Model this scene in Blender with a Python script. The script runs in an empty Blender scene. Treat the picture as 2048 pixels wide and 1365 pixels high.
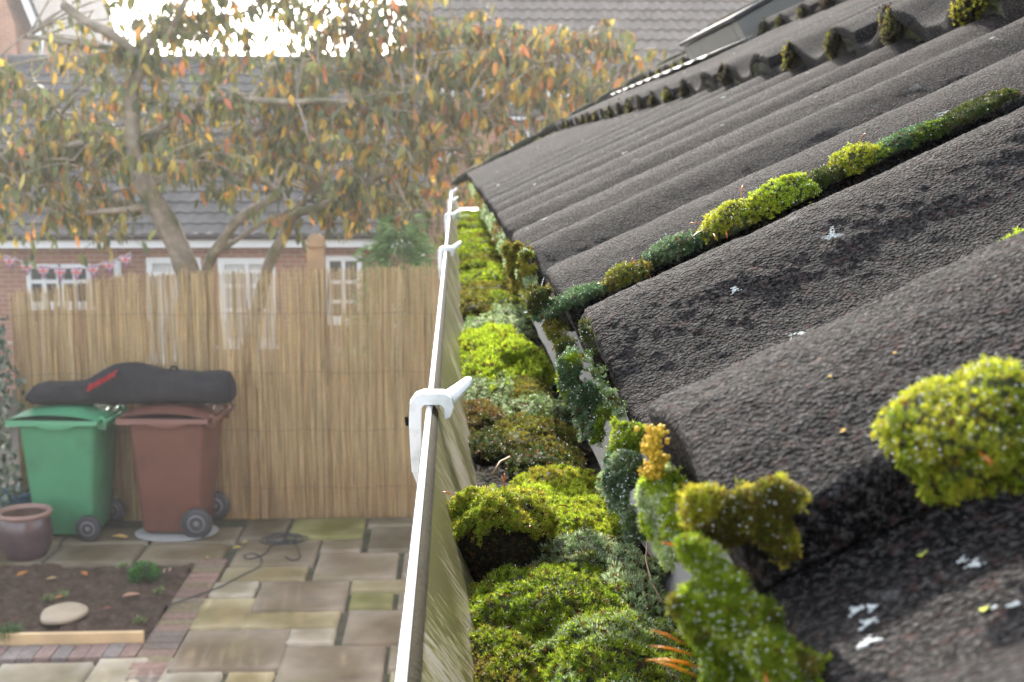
import bpy, math, random
import numpy as np
from mathutils import Vector, Matrix

# ------------------------------------------------------------------ camera, light
S = bpy.context.scene
COL = S.collection
R = math.radians
random.seed(7)
rng = np.random.default_rng(11)
CH = 3.04                        # camera height over the patio
YAW, PITCH = -R(2.58), -R(8.30)
FPX = 2500.0                     # focal length in photograph pixels (2048 wide)

cam = bpy.data.cameras.new('camera')
cam.sensor_width = 36.0
cam.lens = 36.0 * FPX / 2048.0
cam.clip_start, cam.clip_end = 0.01, 600
cam.dof.use_dof = True
cam.dof.focus_distance = 0.42
cam.dof.aperture_fstop = 38.0
cam.dof.aperture_blades = 7
co = bpy.data.objects.new('camera', cam)
COL.objects.link(co)
co.location = (0, 0, CH)
co.rotation_euler = (R(90) + PITCH, 0, YAW)
S.camera = co

SUN_EL, SUN_AZ = R(28), R(-5)   # azimuth from +Y towards +X
sdir = Vector((math.sin(SUN_AZ) * math.cos(SUN_EL), math.cos(SUN_AZ) * math.cos(SUN_EL), math.sin(SUN_EL)))
sl = bpy.data.lights.new('sun', 'SUN')
sl.energy, sl.angle, sl.color = 2.6, R(0.6), (1, .94, .84)
so = bpy.data.objects.new('sun', sl)
so.rotation_euler = sdir.to_track_quat('Z', 'Y').to_euler()
COL.objects.link(so)

W = bpy.data.worlds.new("World")
S.world = W
W.use_nodes = True
wn = W.node_tree
sky = wn.nodes.new('ShaderNodeTexSky')
sky.sky_type = 'NISHITA'
sky.sun_disc = False
sky.sun_elevation, sky.sun_rotation = SUN_EL, SUN_AZ
sky.dust_density, sky.air_density, sky.ozone_density = 2.5, 1.0, 0.8
bg = wn.nodes['Background']
bg.inputs['Strength'].default_value = 0.15
hsv = wn.nodes.new('ShaderNodeHueSaturation'); hsv.inputs['Saturation'].default_value = .42   # thin bright cloud
wn.links.new(sky.outputs[0], hsv.inputs['Color']); wn.links.new(hsv.outputs[0], bg.inputs[0])

S.view_settings.view_transform = 'Standard'
S.view_settings.look = 'None'
S.view_settings.exposure = 2.1
S.view_settings.gamma = 1
S.cycles.max_bounces = 6
S.cycles.transparent_max_bounces = 6
S.cycles.use_denoising = True

# ------------------------------------------------------------------ measuring helpers
_Rm = np.array(co.rotation_euler.to_matrix())
CP = np.array((0, 0, CH))
def ray(px, py):
    d = _Rm @ np.array(((px - 1024) / FPX, (682.5 - py) / FPX, -1.0))
    return d
def at(px, py, Y):               # the point seen at a pixel of the photo, at distance Y along the gutter
    d = ray(px, py); return CP + d * (Y / d[1])
def on_z(px, py, z=0.0):         # ... on a level plane
    d = ray(px, py); return CP + d * ((z - CH) / d[2])

# ------------------------------------------------------------------ noise
def _hash(i, j, k, seed):
    n = (i * 374761393 + j * 668265263 + k * 2147483647 + seed * 1274126177) & 0xffffffff
    n = ((n ^ (n >> 13)) * 1274126177) & 0xffffffff
    n = n ^ (n >> 16)
    return (n & 0xffff) / 65535.0
def vnoise(p, seed=0):
    p = np.asarray(p, float)
    i = np.floor(p).astype(np.int64); f = p - i; f = f * f * (3 - 2 * f)
    r = 0
    for dx in (0, 1):
        for dy in (0, 1):
            for dz in (0, 1):
                w = (f[:, 0] if dx else 1 - f[:, 0]) * (f[:, 1] if dy else 1 - f[:, 1]) * (f[:, 2] if dz else 1 - f[:, 2])
                r = r + w * _hash(i[:, 0] + dx, i[:, 1] + dy, i[:, 2] + dz, seed)
    return r * 2 - 1
def fbm(p, seed=0, octaves=3):
    r, a = 0, 1.0
    p = np.asarray(p, float)
    for o in range(octaves):
        r = r + a * vnoise(p * (2 ** o), seed + o); a *= .5
    return r

# ------------------------------------------------------------------ mesh builder
def nrm(v):
    v = np.asarray(v, float)
    return v / np.maximum(np.linalg.norm(v, axis=-1, keepdims=True), 1e-9)
class MB:
    def __init__(s): s.V, s.F, s.M, s.C, s.n, s.S = [], [], [], [], 0, []
    def add(s, V, F, mat=0, col=None, smooth=False):
        V = np.asarray(V, float).reshape(-1, 3)
        if isinstance(F, np.ndarray): F = [F]
        else:
            d = {}
            for f in F: d.setdefault(len(f), []).append(f)
            F = [np.array(x) for x in d.values()]
        for f in F:
            s.F.append(f + s.n); s.M.append(np.full(len(f), mat)); s.S.append(np.full(len(f), smooth))
        c = np.ones((len(V), 4))
        if col is not None: c[:, :3] = col
        s.V.append(V); s.C.append(c); s.n += len(V)
        return s
    def box(s, x0, x1, y0, y1, z0, z1, mat=0, col=None):
        V = [(x, y, z) for z in (z0, z1) for y in (y0, y1) for x in (x0, x1)]
        return s.add(V, [(0, 2, 3, 1), (4, 5, 7, 6), (0, 1, 5, 4), (1, 3, 7, 5), (3, 2, 6, 7), (2, 0, 4, 6)], mat, col)
    def loops(s, rings, mat=0, col=None, closed=True, cap=True, smooth=True):
        """rings: list of (k,3) arrays, joined in order"""
        rings = np.asarray(rings, float); m, k, _ = rings.shape
        V = rings.reshape(-1, 3)
        a = np.arange(m - 1)[:, None] * k; kk = k if closed else k - 1
        j = np.arange(kk)[None]; j2 = (j + 1) % k
        Q = np.stack([a + j, a + j2, a + k + j2, a + k + j], -1).reshape(-1, 4)
        F = [Q]
        b = s.n
        s.add(V, Q, mat, col, smooth)
        if cap and closed:
            s.F.append(np.array([list(range(k))[::-1]]) + b); s.M.append(np.array([mat])); s.S.append(np.array([False]))
            s.F.append(np.array([list(range((m - 1) * k, m * k))]) + b); s.M.append(np.array([mat])); s.S.append(np.array([False]))
        return s
    def tube(s, P, r, k=8, mat=0, col=None, cap=True):
        P = np.asarray(P, float); n = len(P); r = np.broadcast_to(np.asarray(r, float), (n,))
        T = nrm(np.gradient(P, axis=0))
        up = np.array((0, 0, 1.)) if abs(T[0][2]) < .9 else np.array((1., 0, 0))
        U = nrm(np.cross(T, up)); Wv = np.cross(T, U)
        a = np.linspace(0, 2 * np.pi, k, endpoint=False)
        rings = P[:, None] + r[:, None, None] * (U[:, None] * np.cos(a)[None, :, None] + Wv[:, None] * np.sin(a)[None, :, None])
        return s.loops(rings, mat, col, cap=cap)
    def lathe(s, prof, c=(0, 0, 0), k=32, mat=0, axis='z', cap=True, col=None):
        a = np.linspace(0, 2 * np.pi, k, endpoint=False); rings = []
        for r, z in prof:
            q = np.stack([r * np.cos(a), r * np.sin(a), np.full(k, z)], -1)
            if axis == 'y': q = q[:, (0, 2, 1)]
            if axis == 'x': q = q[:, (2, 0, 1)]
            rings.append(q + np.asarray(c))
        return s.loops(rings, mat, col, cap=cap)
    def prism(s, poly, d0, d1, axis='y', mat=0, col=None, off=(0, 0, 0)):
        """poly of 2-D points extruded; axis y: poly is (x,z)"""
        poly = np.asarray(poly, float); k = len(poly); rings = []
        for d in (d0, d1):
            q = np.zeros((k, 3))
            if axis == 'y': q[:, 0], q[:, 2], q[:, 1] = poly[:, 0], poly[:, 1], d
            elif axis == 'x': q[:, 1], q[:, 2], q[:, 0] = poly[:, 0], poly[:, 1], d
            else: q[:, 0], q[:, 1], q[:, 2] = poly[:, 0], poly[:, 1], d
            rings.append(q + np.asarray(off))
        return s.loops(rings, mat, col, smooth=False)
    def grid(s, P, mat=0, col=None, smooth=True):
        P = np.asarray(P, float); m, k, _ = P.shape
        i = np.arange(m - 1)[:, None] * k; j = np.arange(k - 1)[None]
        Q = np.stack([i + j, i + j + 1, i + k + j + 1, i + k + j], -1).reshape(-1, 4)
        if col is not None: col = np.asarray(col).reshape(-1, 3) if np.ndim(col) > 1 else col
        return s.add(P.reshape(-1, 3), Q, mat, col, smooth)
    def build(s, name, mats, parent=None, origin=None, loc=None, bevel=0, segs=2, subsurf=0):
        """origin: world point taken off the vertices; loc: where the object itself stands"""
        V = np.concatenate(s.V) if s.V else np.zeros((0, 3)); C = np.concatenate(s.C)
        if origin is not None: V = V - np.asarray(origin)
        me = bpy.data.meshes.new(name)
        me.vertices.add(len(V)); me.vertices.foreach_set('co', V.astype(np.float32).ravel())
        nl = sum(f.size for f in s.F)
        me.loops.add(nl); me.loops.foreach_set('vertex_index', np.concatenate([f.ravel() for f in s.F]).astype(np.int32))
        tot = np.concatenate([np.full(len(f), f.shape[1]) for f in s.F])
        me.polygons.add(len(tot)); me.polygons.foreach_set('loop_start', np.concatenate([[0], np.cumsum(tot)[:-1]]).astype(np.int32))
        me.polygons.foreach_set('material_index', np.concatenate(s.M).astype(np.int32))
        me.polygons.foreach_set('use_smooth', np.concatenate(s.S).astype(bool))
        at_ = me.attributes.new('col', 'FLOAT_COLOR', 'POINT'); at_.data.foreach_set('color', C.astype(np.float32).ravel())
        me.update(calc_edges=True); me.validate()
        for m in (mats if isinstance(mats, (list, tuple)) else [mats]): me.materials.append(m)
        o = bpy.data.objects.new(name, me); COL.objects.link(o)
        if parent is not None: o.parent = parent
        if loc is not None: o.location = loc
        if bevel:
            b = o.modifiers.new('bevel', 'BEVEL'); b.width = bevel; b.segments = segs; b.limit_method = 'ANGLE'; b.angle_limit = R(35)
        if subsurf:
            b = o.modifiers.new('sub', 'SUBSURF'); b.levels = b.render_levels = subsurf
        return o
def tag(o, label=None, cat=None, group=None, kind=None):
    if label: o['label'] = label
    if cat: o['category'] = cat
    if group: o['group'] = group
    if kind: o['kind'] = kind
    return o
def thing(name, label, cat, loc=(0, 0, 0), rotz=0, group=None):
    o = bpy.data.objects.new(name, None); COL.objects.link(o)
    o.location = loc; o.rotation_euler = (0, 0, rotz); o.empty_display_size = .05
    return tag(o, label, cat, group)
def solid(mb, name, mats, origin, label, cat, group=None, **k):   # a thing that is one mesh
    return tag(mb.build(name, mats, None, origin, origin, **k), label, cat, group)
def structure(mb, name, mats, **k):
    return tag(mb.build(name, mats, **k), kind='structure')

# ------------------------------------------------------------------ materials
class N:
    def __init__(s, name):
        s.m = bpy.data.materials.new(name); s.m.use_nodes = True; s.t = s.m.node_tree
        s.b = s.t.nodes['Principled BSDF']; s.out = s.t.nodes['Material Output']
        s.tc = s.t.nodes.new('ShaderNodeTexCoord')
    def new(s, t, **k):
        n = s.t.nodes.new('ShaderNode' + t)
        for a, v in k.items():
            if a.startswith('i_'): n.inputs[a[2:].replace('_', ' ')].default_value = v
            else: setattr(n, a, v)
        return n
    def link(s, a, b): s.t.links.new(a, b)
    def coord(s, scale=(1, 1, 1), rot=(0, 0, 0)):
        mp = s.new('Mapping'); mp.inputs['Scale'].default_value = scale; mp.inputs['Rotation'].default_value = rot
        s.link(s.tc.outputs['Object'], mp.inputs[0]); return mp.outputs[0]
    def noise(s, scale, detail=3, rough=.55, vec=None, out='Fac'):
        n = s.new('TexNoise'); n.inputs['Scale'].default_value = scale; n.inputs['Detail'].default_value = detail
        n.inputs['Roughness'].default_value = rough
        s.link(vec if vec is not None else s.coord(), n.inputs['Vector']); return n.outputs[out]
    def ramp(s, fac, stops, interp='LINEAR'):
        r = s.new('ValToRGB'); r.color_ramp.interpolation = interp
        e = r.color_ramp.elements
        while len(e) < len(stops): e.new(.5)
        for k, (p, c) in zip(e, stops):
            k.position = p; k.color = (*c, 1) if not np.isscalar(c) else (c, c, c, 1)
        s.link(fac, r.inputs[0]); return r.outputs[0]
    def mix(s, fac, a, b, mode='MIX'):
        m = s.new('MixRGB', blend_type=mode)
        for i, v in ((0, fac), (1, a), (2, b)):
            if hasattr(v, 'links'): s.link(v, m.inputs[i])
            elif np.isscalar(v): m.inputs[i].default_value = v if i == 0 else (v, v, v, 1)
            else: m.inputs[i].default_value = (*v, 1)
        return m.outputs[0]
    def math(s, op, a, b=0.0):
        m = s.new('Math', operation=op)
        for i, v in ((0, a), (1, b)):
            if hasattr(v, 'links'): s.link(v, m.inputs[i])
            else: m.inputs[i].default_value = v
        return m.outputs[0]
    def attr(s):
        a = s.new('Attribute'); a.attribute_name = 'col'; return a.outputs['Color']
    def base(s, c):
        if hasattr(c, 'links'): s.link(c, s.b.inputs['Base Color'])
        else: s.b.inputs['Base Color'].default_value = (*c, 1)
        return s
    def set(s, rough=.6, spec=.5, metal=0, **k):
        if hasattr(rough, 'links'): s.link(rough, s.b.inputs['Roughness'])
        else: s.b.inputs['Roughness'].default_value = rough
        s.b.inputs['Specular IOR Level'].default_value = spec; s.b.inputs['Metallic'].default_value = metal
        for a, v in k.items(): s.b.inputs[a.replace('_', ' ')].default_value = v
        return s
    def bump(s, h, strength=.5, dist=.01, prev=None):
        b = s.new('Bump'); b.inputs['Strength'].default_value = strength; b.inputs['Distance'].default_value = dist
        s.link(h, b.inputs['Height'])
        if prev is not None: s.link(prev, b.inputs['Normal'])
        s.link(b.outputs[0], s.b.inputs['Normal']); return b.outputs[0]
    def translucent(s, col, fac):
        t = s.new('BsdfTranslucent'); mx = s.new('MixShader'); mx.inputs[0].default_value = fac
        if hasattr(col, 'links'): s.link(col, t.inputs[0])
        else: t.inputs[0].default_value = (*col, 1)
        s.link(s.b.outputs[0], mx.inputs[1]); s.link(t.outputs[0], mx.inputs[2]); s.link(mx.outputs[0], s.out.inputs[0])
        return s
def plain(name, c, rough=.6, var=.15, scale=8, bump=0, bscale=40, bdist=.005, spec=.5, metal=0, dirt=None):
    n = N(name); f = n.noise(scale, 4)
    lo = tuple(x * (1 - var) for x in c); hi = tuple(min(1, x * (1 + var)) for x in c)
    colr = n.ramp(f, [(.3, lo), (.7, hi)])
    if dirt: colr = n.mix(n.ramp(n.noise(dirt[1], 5), [(.5, 0.), (.68, 1.)]), colr, dirt[0])
    n.base(colr); n.set(rough, spec, metal)
    if bump: n.bump(n.noise(bscale, 3), bump, bdist)
    return n.m
def attrmat(name, rough=.6, trans=0, spec=.3, var=.25, scale=300, tint=1.0):
    n = N(name); c = n.attr()
    if var: c = n.mix(1, c, n.ramp(n.noise(scale, 2), [(.3, 1 - var), (.7, 1.0)]), 'MULTIPLY')
    n.base(c); n.set(rough, spec)
    if trans: n.translucent(c, trans)
    return n.m

def tile_material():
    n = N('concrete_tile')
    v = n.coord()
    fine = n.noise(760, 2, .7, v); mid = n.noise(95, 4, .6, v); big = n.noise(14, 4, .6, v)
    c = n.ramp(fine, [(.40, (.003, .003, .003)), (.50, (.017, .0160, .0165)), (.60, (.088, .081, .080))])
    c = n.mix(n.ramp(mid, [(.35, 0.), (.75, .35)]), c, (.042, .037, .037))
    c = n.mix(n.ramp(big, [(.45, 0.), (.7, .35)]), c, (.060, .056, .055))
    # algae film and pale lichen flecks
    c = n.mix(n.ramp(n.noise(22, 5, .65, v), [(.56, 0.), (.74, .2)]), c, (.030, .034, .020))
    vo = n.new('TexVoronoi'); vo.inputs['Scale'].default_value = 75; n.link(v, vo.inputs['Vector'])
    rnd = n.ramp(vo.outputs['Color'], [(.86, 0.), (.88, 1.)])
    fl = n.math('MULTIPLY', n.ramp(vo.outputs['Distance'], [(.16, 1.), (.30, 0.)]), rnd)
    fl = n.math('MULTIPLY', fl, n.ramp(n.noise(260, 2, .6, v), [(.45, 0.), (.55, 1.)]))
    c = n.mix(fl, c, (.40, .43, .42))
    vo3 = n.new('TexVoronoi'); vo3.inputs['Scale'].default_value = 210; n.link(v, vo3.inputs['Vector'])
    f3 = n.math('MULTIPLY', n.ramp(vo3.outputs['Distance'], [(.20, 1.), (.36, 0.)]), n.ramp(vo3.outputs['Color'], [(.90, 0.), (.92, 1.)]))
    c = n.mix(n.math('MULTIPLY', f3, n.ramp(n.noise(9, 3, .6, v), [(.42, .1), (.62, .9)])), c, (.34, .36, .35))
    c = n.mix(1, c, n.attr(), 'MULTIPLY')
    c = n.mix(n.ramp(n.noise(310, 2, .6, v), [(.58, 0.), (.66, .5)]), c, (.075, .040, .036))
    vo2 = n.new('TexVoronoi'); vo2.inputs['Scale'].default_value = 900; n.link(v, vo2.inputs['Vector'])
    gr = n.math('MULTIPLY', n.ramp(vo2.outputs['Distance'], [(.25, 1.), (.45, 0.)]), n.math('MULTIPLY', n.ramp(vo2.outputs['Color'], [(.80, 0.), (.86, 1.)]), n.ramp(n.noise(120, 3, .7, v), [(.45, 0.), (.62, 1.)])))
    c = n.mix(n.math('MULTIPLY', gr, .6), c, (.30, .27, .255))
    n.base(c); n.set(.92, .10)
    h = n.math('ADD', n.math('MULTIPLY', fine, .9), n.math('MULTIPLY', n.ramp(vo2.outputs['Distance'], [(.1, 1.), (.6, 0.)]), .55))
    h = n.math('ADD', h, n.math('MULTIPLY', n.noise(300, 3, .65, v), .10))
    n.bump(h, 1.0, .0028)
    return n.m
def brick_material(name, c1, c2, mortar, scale=1.0):
    n = N(name)
    sep = n.new('SeparateXYZ'); n.link(n.tc.outputs['Object'], sep.inputs[0])
    cmb = n.new('CombineXYZ'); n.link(n.math('ADD', sep.outputs[0], sep.outputs[1]), cmb.inputs[0]); n.link(sep.outputs[2], cmb.inputs[1])
    b = n.new('TexBrick'); n.link(cmb.outputs[0], b.inputs['Vector'])
    b.inputs['Scale'].default_value = 1; b.inputs['Brick Width'].default_value = .225; b.inputs['Row Height'].default_value = .075
    b.inputs['Mortar Size'].default_value = .010; b.inputs['Color1'].default_value = (*c1, 1); b.inputs['Color2'].default_value = (*c2, 1); b.inputs['Mortar'].default_value = (*mortar, 1)
    c = n.mix(.35, b.outputs[0], n.ramp(n.noise(2.5, 5), [(.3, tuple(x * .7 for x in c1)), (.7, tuple(min(1, x * 1.35) for x in c2))]))
    n.base(c); n.set(.85, .2); n.bump(b.outputs['Fac'], -.3, .01)
    return n.m
def gutter_material():
    n = N('gutter_plastic_algae')
    sep = n.new('SeparateXYZ'); n.link(n.tc.outputs['Object'], sep.inputs[0])
    cm = n.new('CombineXYZ'); n.link(n.math('MULTIPLY', n.math('ADD', sep.outputs[1], n.math('MULTIPLY', sep.outputs[2], 1.1)), 430), cm.inputs[0]); n.link(n.math('MULTIPLY', n.math('SUBTRACT', sep.outputs[1], sep.outputs[2]), 34), cm.inputs[1])
    st = n.noise(1.0, 5, .68, cm.outputs[0]); broad = n.noise(16, 3, .6)
    a = n.math('ADD', st, n.math('MULTIPLY', broad, .95))
    z = n.new('MapRange'); n.link(sep.outputs[2], z.inputs[0])       # algae thickest just under the lip
    z.inputs[1].default_value = CH - .170; z.inputs[2].default_value = CH - .110; z.inputs[3].default_value = -.17; z.inputs[4].default_value = .10
    a = n.math('ADD', a, z.outputs[0])
    c = n.ramp(a, [(.80, (.47, .43, .355)), (.93, (.31, .28, .145)), (1.03, (.135, .125, .038))])
    c = n.mix(n.ramp(n.noise(420, 2, .6), [(.70, 0.), (.76, .9)]), c, (.05, .05, .03))
    n.base(c); n.set(.42, .45); n.bump(st, .12, .001)
    return n.m
def slab_material():
    n = N('sandstone_slab'); c = n.attr(); v = n.coord()
    c = n.mix(1, c, n.ramp(n.noise(4, 5, .6, v), [(.25, .72), (.75, 1.15)]), 'MULTIPLY')
    c = n.mix(n.ramp(n.noise(2.2, 4, .6, v), [(.5, 0.), (.7, .45)]), c, (.20, .185, .09))
    n.base(c); n.set(n.ramp(n.noise(2.6, 4, .6, v), [(.38, .7), (.62, .9)]), .05)
    n.bump(n.noise(9, 4, .6, v), .3, .012)
    return n.m
def soil_material():
    n = N('garden_soil'); v = n.coord()
    c = n.ramp(n.noise(14, 6, .7, v), [(.3, (.045, .028, .018)), (.55, (.095, .062, .042)), (.75, (.16, .115, .085))])
    n.base(c); n.set(.9, .2); n.bump(n.noise(22, 6, .7, v), .8, .04)
    return n.m

m_tile = tile_material()
m_brick_red = brick_material('red_brick', (.30, .13, .085), (.38, .19, .125), (.42, .36, .30))
m_brick_or = brick_material('orange_brick', (.42, .19, .11), (.48, .24, .15), (.45, .38, .31))
m_gutter = gutter_material()
m_white = plain('white_plastic', (.84, .85, .86), .32, .03, 20, spec=.5, dirt=((.55, .56, .54), 60))
m_lip = plain('white_gutter_lip', (.86, .86, .85), .35, .02, 20)
m_grime = plain('grimy_ledge', (.024, .020, .008), .9, .25, 30, .4, 500, .001, spec=.1, dirt=((.04, .034, .016), 320))
m_fascia = plain('fascia_board', (.5, .48, .44), .5, .1, 6)
m_tray = plain('grey_eaves_tray', (.165, .163, .160), .75, .12, 24, .15, 90, .001, dirt=((.16, .15, .12), 45))
m_lead = plain('lead_flashing', (.22, .22, .22), .75, .15, 12, .2, 30, .002)
m_frame_dark = plain('dark_window_frame', (.045, .045, .05), .75, .1, spec=.15)
m_frame_grey = plain('grey_window_frame', (.13, .128, .115), .5, .15)
m_cement = plain('weathered_mortar', (.062, .060, .050), .95, .6, 90, 1.0, 240, .004, spec=.1, dirt=((.07, .085, .025), 40))
m_moss = attrmat('moss_leaves', .55, .5, .25, .1, 700)
m_mossbase = plain('moss_base', (.045, .052, .014), .9, .5, 350, .8, 500, .002)
m_debris = plain('gutter_silt', (.018, .015, .010), .8, .6, 130, 1.0, 320, .003, spec=.04)
m_seta = attrmat('spore_stalk', .35, .35, .5, 0)
nd = N('dew_drop'); nd.base((.93, .95, .97)); nd.set(.08, .9, Transmission_Weight=.15); m_dew = nd.m  # near-white base colour puts the sun glints into the clear drops
m_lichw = plain('white_lichen', (.46, .50, .50), .9, .2, 600, .6, 700, .001)
m_lichy = plain('yellow_lichen', (.60, .40, .03), .8, .3, 700, .6, 700, .001)
m_lichg = plain('lime_lichen', (.42, .46, .06), .85, .2, 500, .6, 700, .001)

# ------------------------------------------------------------------ the bungalow whose eaves we look along
TILT, RAF = R(24.5), R(29)
EX, EZ = .039, CH - .048
PER, CREST0, AMP = .152, .238, .0225
SEAM0, TW, GAUGE = .186, .304, .345
YEND = SEAM0 + TW * 14
CT, ST = math.cos(TILT), math.sin(TILT)
def prof(Y):
    return AMP * (.5 + .5 * np.cos(2 * np.pi * (np.asarray(Y) - CREST0) / PER)) ** 1.2 - AMP
def seam_lift(Y):
    v = np.mod(np.asarray(Y) - SEAM0, TW)
    q = np.clip(1 - v / .055, 0, 1); w = np.clip((v - .26) / (TW - .26), 0, 1)
    return .0075 * q * q * (3 - 2 * q) - .002 * w * w
def crest(k):
    return EX + GAUGE * k * math.cos(RAF), EZ + GAUGE * k * math.sin(RAF)
def tile_pt(Y, s, k=0, off=0.0):
    x, z = crest(k); n = prof(Y) + seam_lift(Y) + off
    return np.array((x + s * CT - n * ST, Y, z + s * ST + n * CT))
TN = np.array((-ST, 0, CT))
def on_tile(px, py, off=0.0, k=0):         # the point of a tile course seen at a pixel
    d = ray(px, py); x, z = crest(k); n = -AMP * .5
    for _ in range(8):
        o = np.array((x, 0, z)) + (n + off) * TN
        t = np.dot(o - CP, TN) / np.dot(d, TN); p = CP + t * d
        n = .5 * n + .5 * float(prof(p[1]) + seam_lift(p[1]))
    return p
def tile_normal(Y):
    e = 1e-3; g = float(prof(Y + e) - prof(Y - e)) / (2 * e)
    return nrm(TN - np.array((0, g, 0)))

house = thing('bungalow', 'low house with dark mossy concrete roof tiles and a moss choked white gutter', 'house', (EX, 0, 0))
HO = np.array((EX, 0, 0))
def course(k, j0, j1):
    mb = MB(); x0, z0 = crest(k)
    for j in range(j0, j1):
        ya = SEAM0 + TW * j; near = k == 0 and -1 <= j <= 0
        dv = .0010 if near else (.003 if k == 0 and j <= 2 else .006)
        v = np.concatenate([[0, 0, .0015], np.arange(.004, TW + .014, dv)])
        L = GAUGE + .05
        if k == 0: sv = np.concatenate([np.arange(.006, .10, dv), np.arange(.10, L, dv * 1.6)])
        else: sv = np.concatenate([np.arange(.006, .04, .004), np.arange(.04, L, .016)])
        pre_s = np.array([.07, .012, .002, -.0008, -.0004, .0006, .0020]); pre_n = np.array([-.016, -.016, -.0145, -.011, -.0018, -.0005, -.0001])
        s = np.concatenate([pre_s, sv]); n0 = np.concatenate([pre_n, np.zeros(len(sv))])
        Y = ya + v; VV, SS = np.meshgrid(Y, s); NN = np.repeat(n0[:, None], len(v), 1)
        q = np.clip(1 - v / .055, 0, 1); w = np.clip((v - .26) / (TW - .26), 0, 1)
        lift = .0075 * q * q * (3 - 2 * q) - .002 * w * w - .5 * np.clip(v - TW, 0, 1)
        h = AMP * (.5 + .5 * np.cos(2 * np.pi * (Y - CREST0) / PER)) ** 1.2 - AMP + lift
        h[0] -= .009; h[1] -= .0012
        skirt = .0125 * (1 - (h - h.min()) / (h.max() - h.min() + 1e-9)) * (1 if k else .35)
        NN = NN + h[None] - np.where(n0[:, None] < -.010, skirt[None] - (.003 if k else 0), 0)
        seedp = np.stack([VV, SS, np.full_like(VV, k * 3.3 + j * .77)], -1).reshape(-1, 3)
        rough = (fbm(seedp * 28, 3, 2) * .00022 + fbm(seedp * 150, 5, 2) * .00035).reshape(VV.shape)
        if near or (k == 0 and j <= 2): rough += (vnoise(seedp * 640, 9) * .00020 + vnoise(seedp * 330, 10) * .00006).reshape(VV.shape)
        NN = NN + rough * (NN > -.05)
        SS = SS + (fbm(np.stack([VV, VV * 0 + k, VV * 0], -1).reshape(-1, 3) * 45, 21, 2) * .0012).reshape(VV.shape) * (SS < .02)
        jit = (random.uniform(-1, 1) * .0015 if k or j > 1 else 0); js = random.uniform(-1, 1) * .002 if k or j > 1 else 0
        SS = SS + js; NN = NN + jit
        P = np.stack([x0 + SS * CT - NN * ST, VV, z0 + SS * ST + NN * CT], -1)
        tint = np.array((1, 1, 1)) * random.uniform(.82, 1.15) + np.array((.05, 0, -.03)) * random.uniform(-1, 1)
        mb.grid(P[:, ::-1], 0, np.tile(tint, (P.shape[0] * P.shape[1], 1)))
    return mb.build('tile_course', m_tile, house, HO)
NC = 9
for k in range(NC): course(k, -3 if k < 2 else -2, 14)
# the other slope, the ridge and the walls, seen only from elsewhere
rx, rz = crest(NC); rx += .02; rz += .0
mb = MB()
mb.add([(rx, -.75, rz), (rx, YEND, rz), (2 * rx, YEND, EZ - .05), (2 * rx, -.75, EZ - .05)], [(0, 1, 2, 3)])
mb.tube([(rx, -.75, rz), (rx, YEND + .02, rz)], .11, 14)
mb.build('back_slope', m_tile, house, HO)
mb = MB(); mb.box(.13, 2 * rx - .2, -.7, YEND - .1, 0, CH - .16)
g = [(.15, CH - .16), (rx, rz - .06), (2 * rx - .22, CH - .16)]
mb.prism(g, YEND - .18, YEND - .10)
mb.build('wall', m_brick_red, house, HO)
mb = MB(); mb.box(.104, .126, -.75, YEND - .01, CH - .30, CH - .098)
mb.build('fascia', m_fascia, house, HO)
mb = MB()                                       # eaves tray dipping into the gutter, a little wavy
Yt = np.concatenate([np.arange(-.3, 1.0, .012), np.arange(1.0, YEND, .03)])
rows = []
for u in np.linspace(0, 1, 9):
    x = .0725 + u * .05; H = .1490 - u * .062 + .004 * math.sin(u * 3)
    wob = fbm(np.stack([Yt * 9, np.full_like(Yt, u * 2), Yt * 0], -1), 4, 2) * .0016
    rows.append(np.stack([x + wob, Yt, CH - H + wob * .6], -1))
mb.grid(np.array(rows)); mb.grid(np.array(rows)[::-1] - np.array((0.0008, 0, .0014)))
tray = mb.build('eaves_tray', m_tray, house, HO)
# mortar lumps under the tile ends of the upper courses and at the far verge
for k in range(1, 5):
    mb = MB(); Yv = np.arange(.1, YEND - .02, .006 if k < 3 else .012); rows = []
    for u in np.linspace(0, 1, 9):
        n_ = -.034 + u * (prof(Yv) + seam_lift(Yv) - .0115 + .034); q = np.stack([Yv, np.full_like(Yv, u * .025), np.full_like(Yv, k)], -1)
        ss = .0015 + fbm(q * 130, k, 3) * .0028 + .004 * (fbm(q * 26, 7, 2) > .1); x0, z0 = crest(k)
        rows.append(np.stack([x0 + ss * CT - n_ * ST, Yv, z0 + ss * ST + n_ * CT], -1))
    mb.grid(np.array(rows)); mb.build('mortar_bedding', m_cement, house, HO)
mb = MB()
for i in range(9 * 3):
    s = i * .115; c = np.array((EX + s * math.cos(RAF), YEND + .008, EZ + s * math.sin(RAF) - .012))
    u = np.linspace(0, np.pi * 2, 9)[:-1]; rings = []
    for f, d in ((.3, -.05), (1, -.03), (1.1, 0), (.9, .03), (.2, .055)):
        q = np.stack([np.full(8, d * 1.2) * math.cos(RAF), f * .012 * np.cos(u), f * .016 * np.sin(u) + d * 1.2 * math.sin(RAF)], -1)
        rings.append(c + q + fbm((q + c) * 60, 3, 2)[:, None] * .006)
    mb.loops(rings)
mb.build('verge_mortar', m_cement, house, HO)
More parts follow.
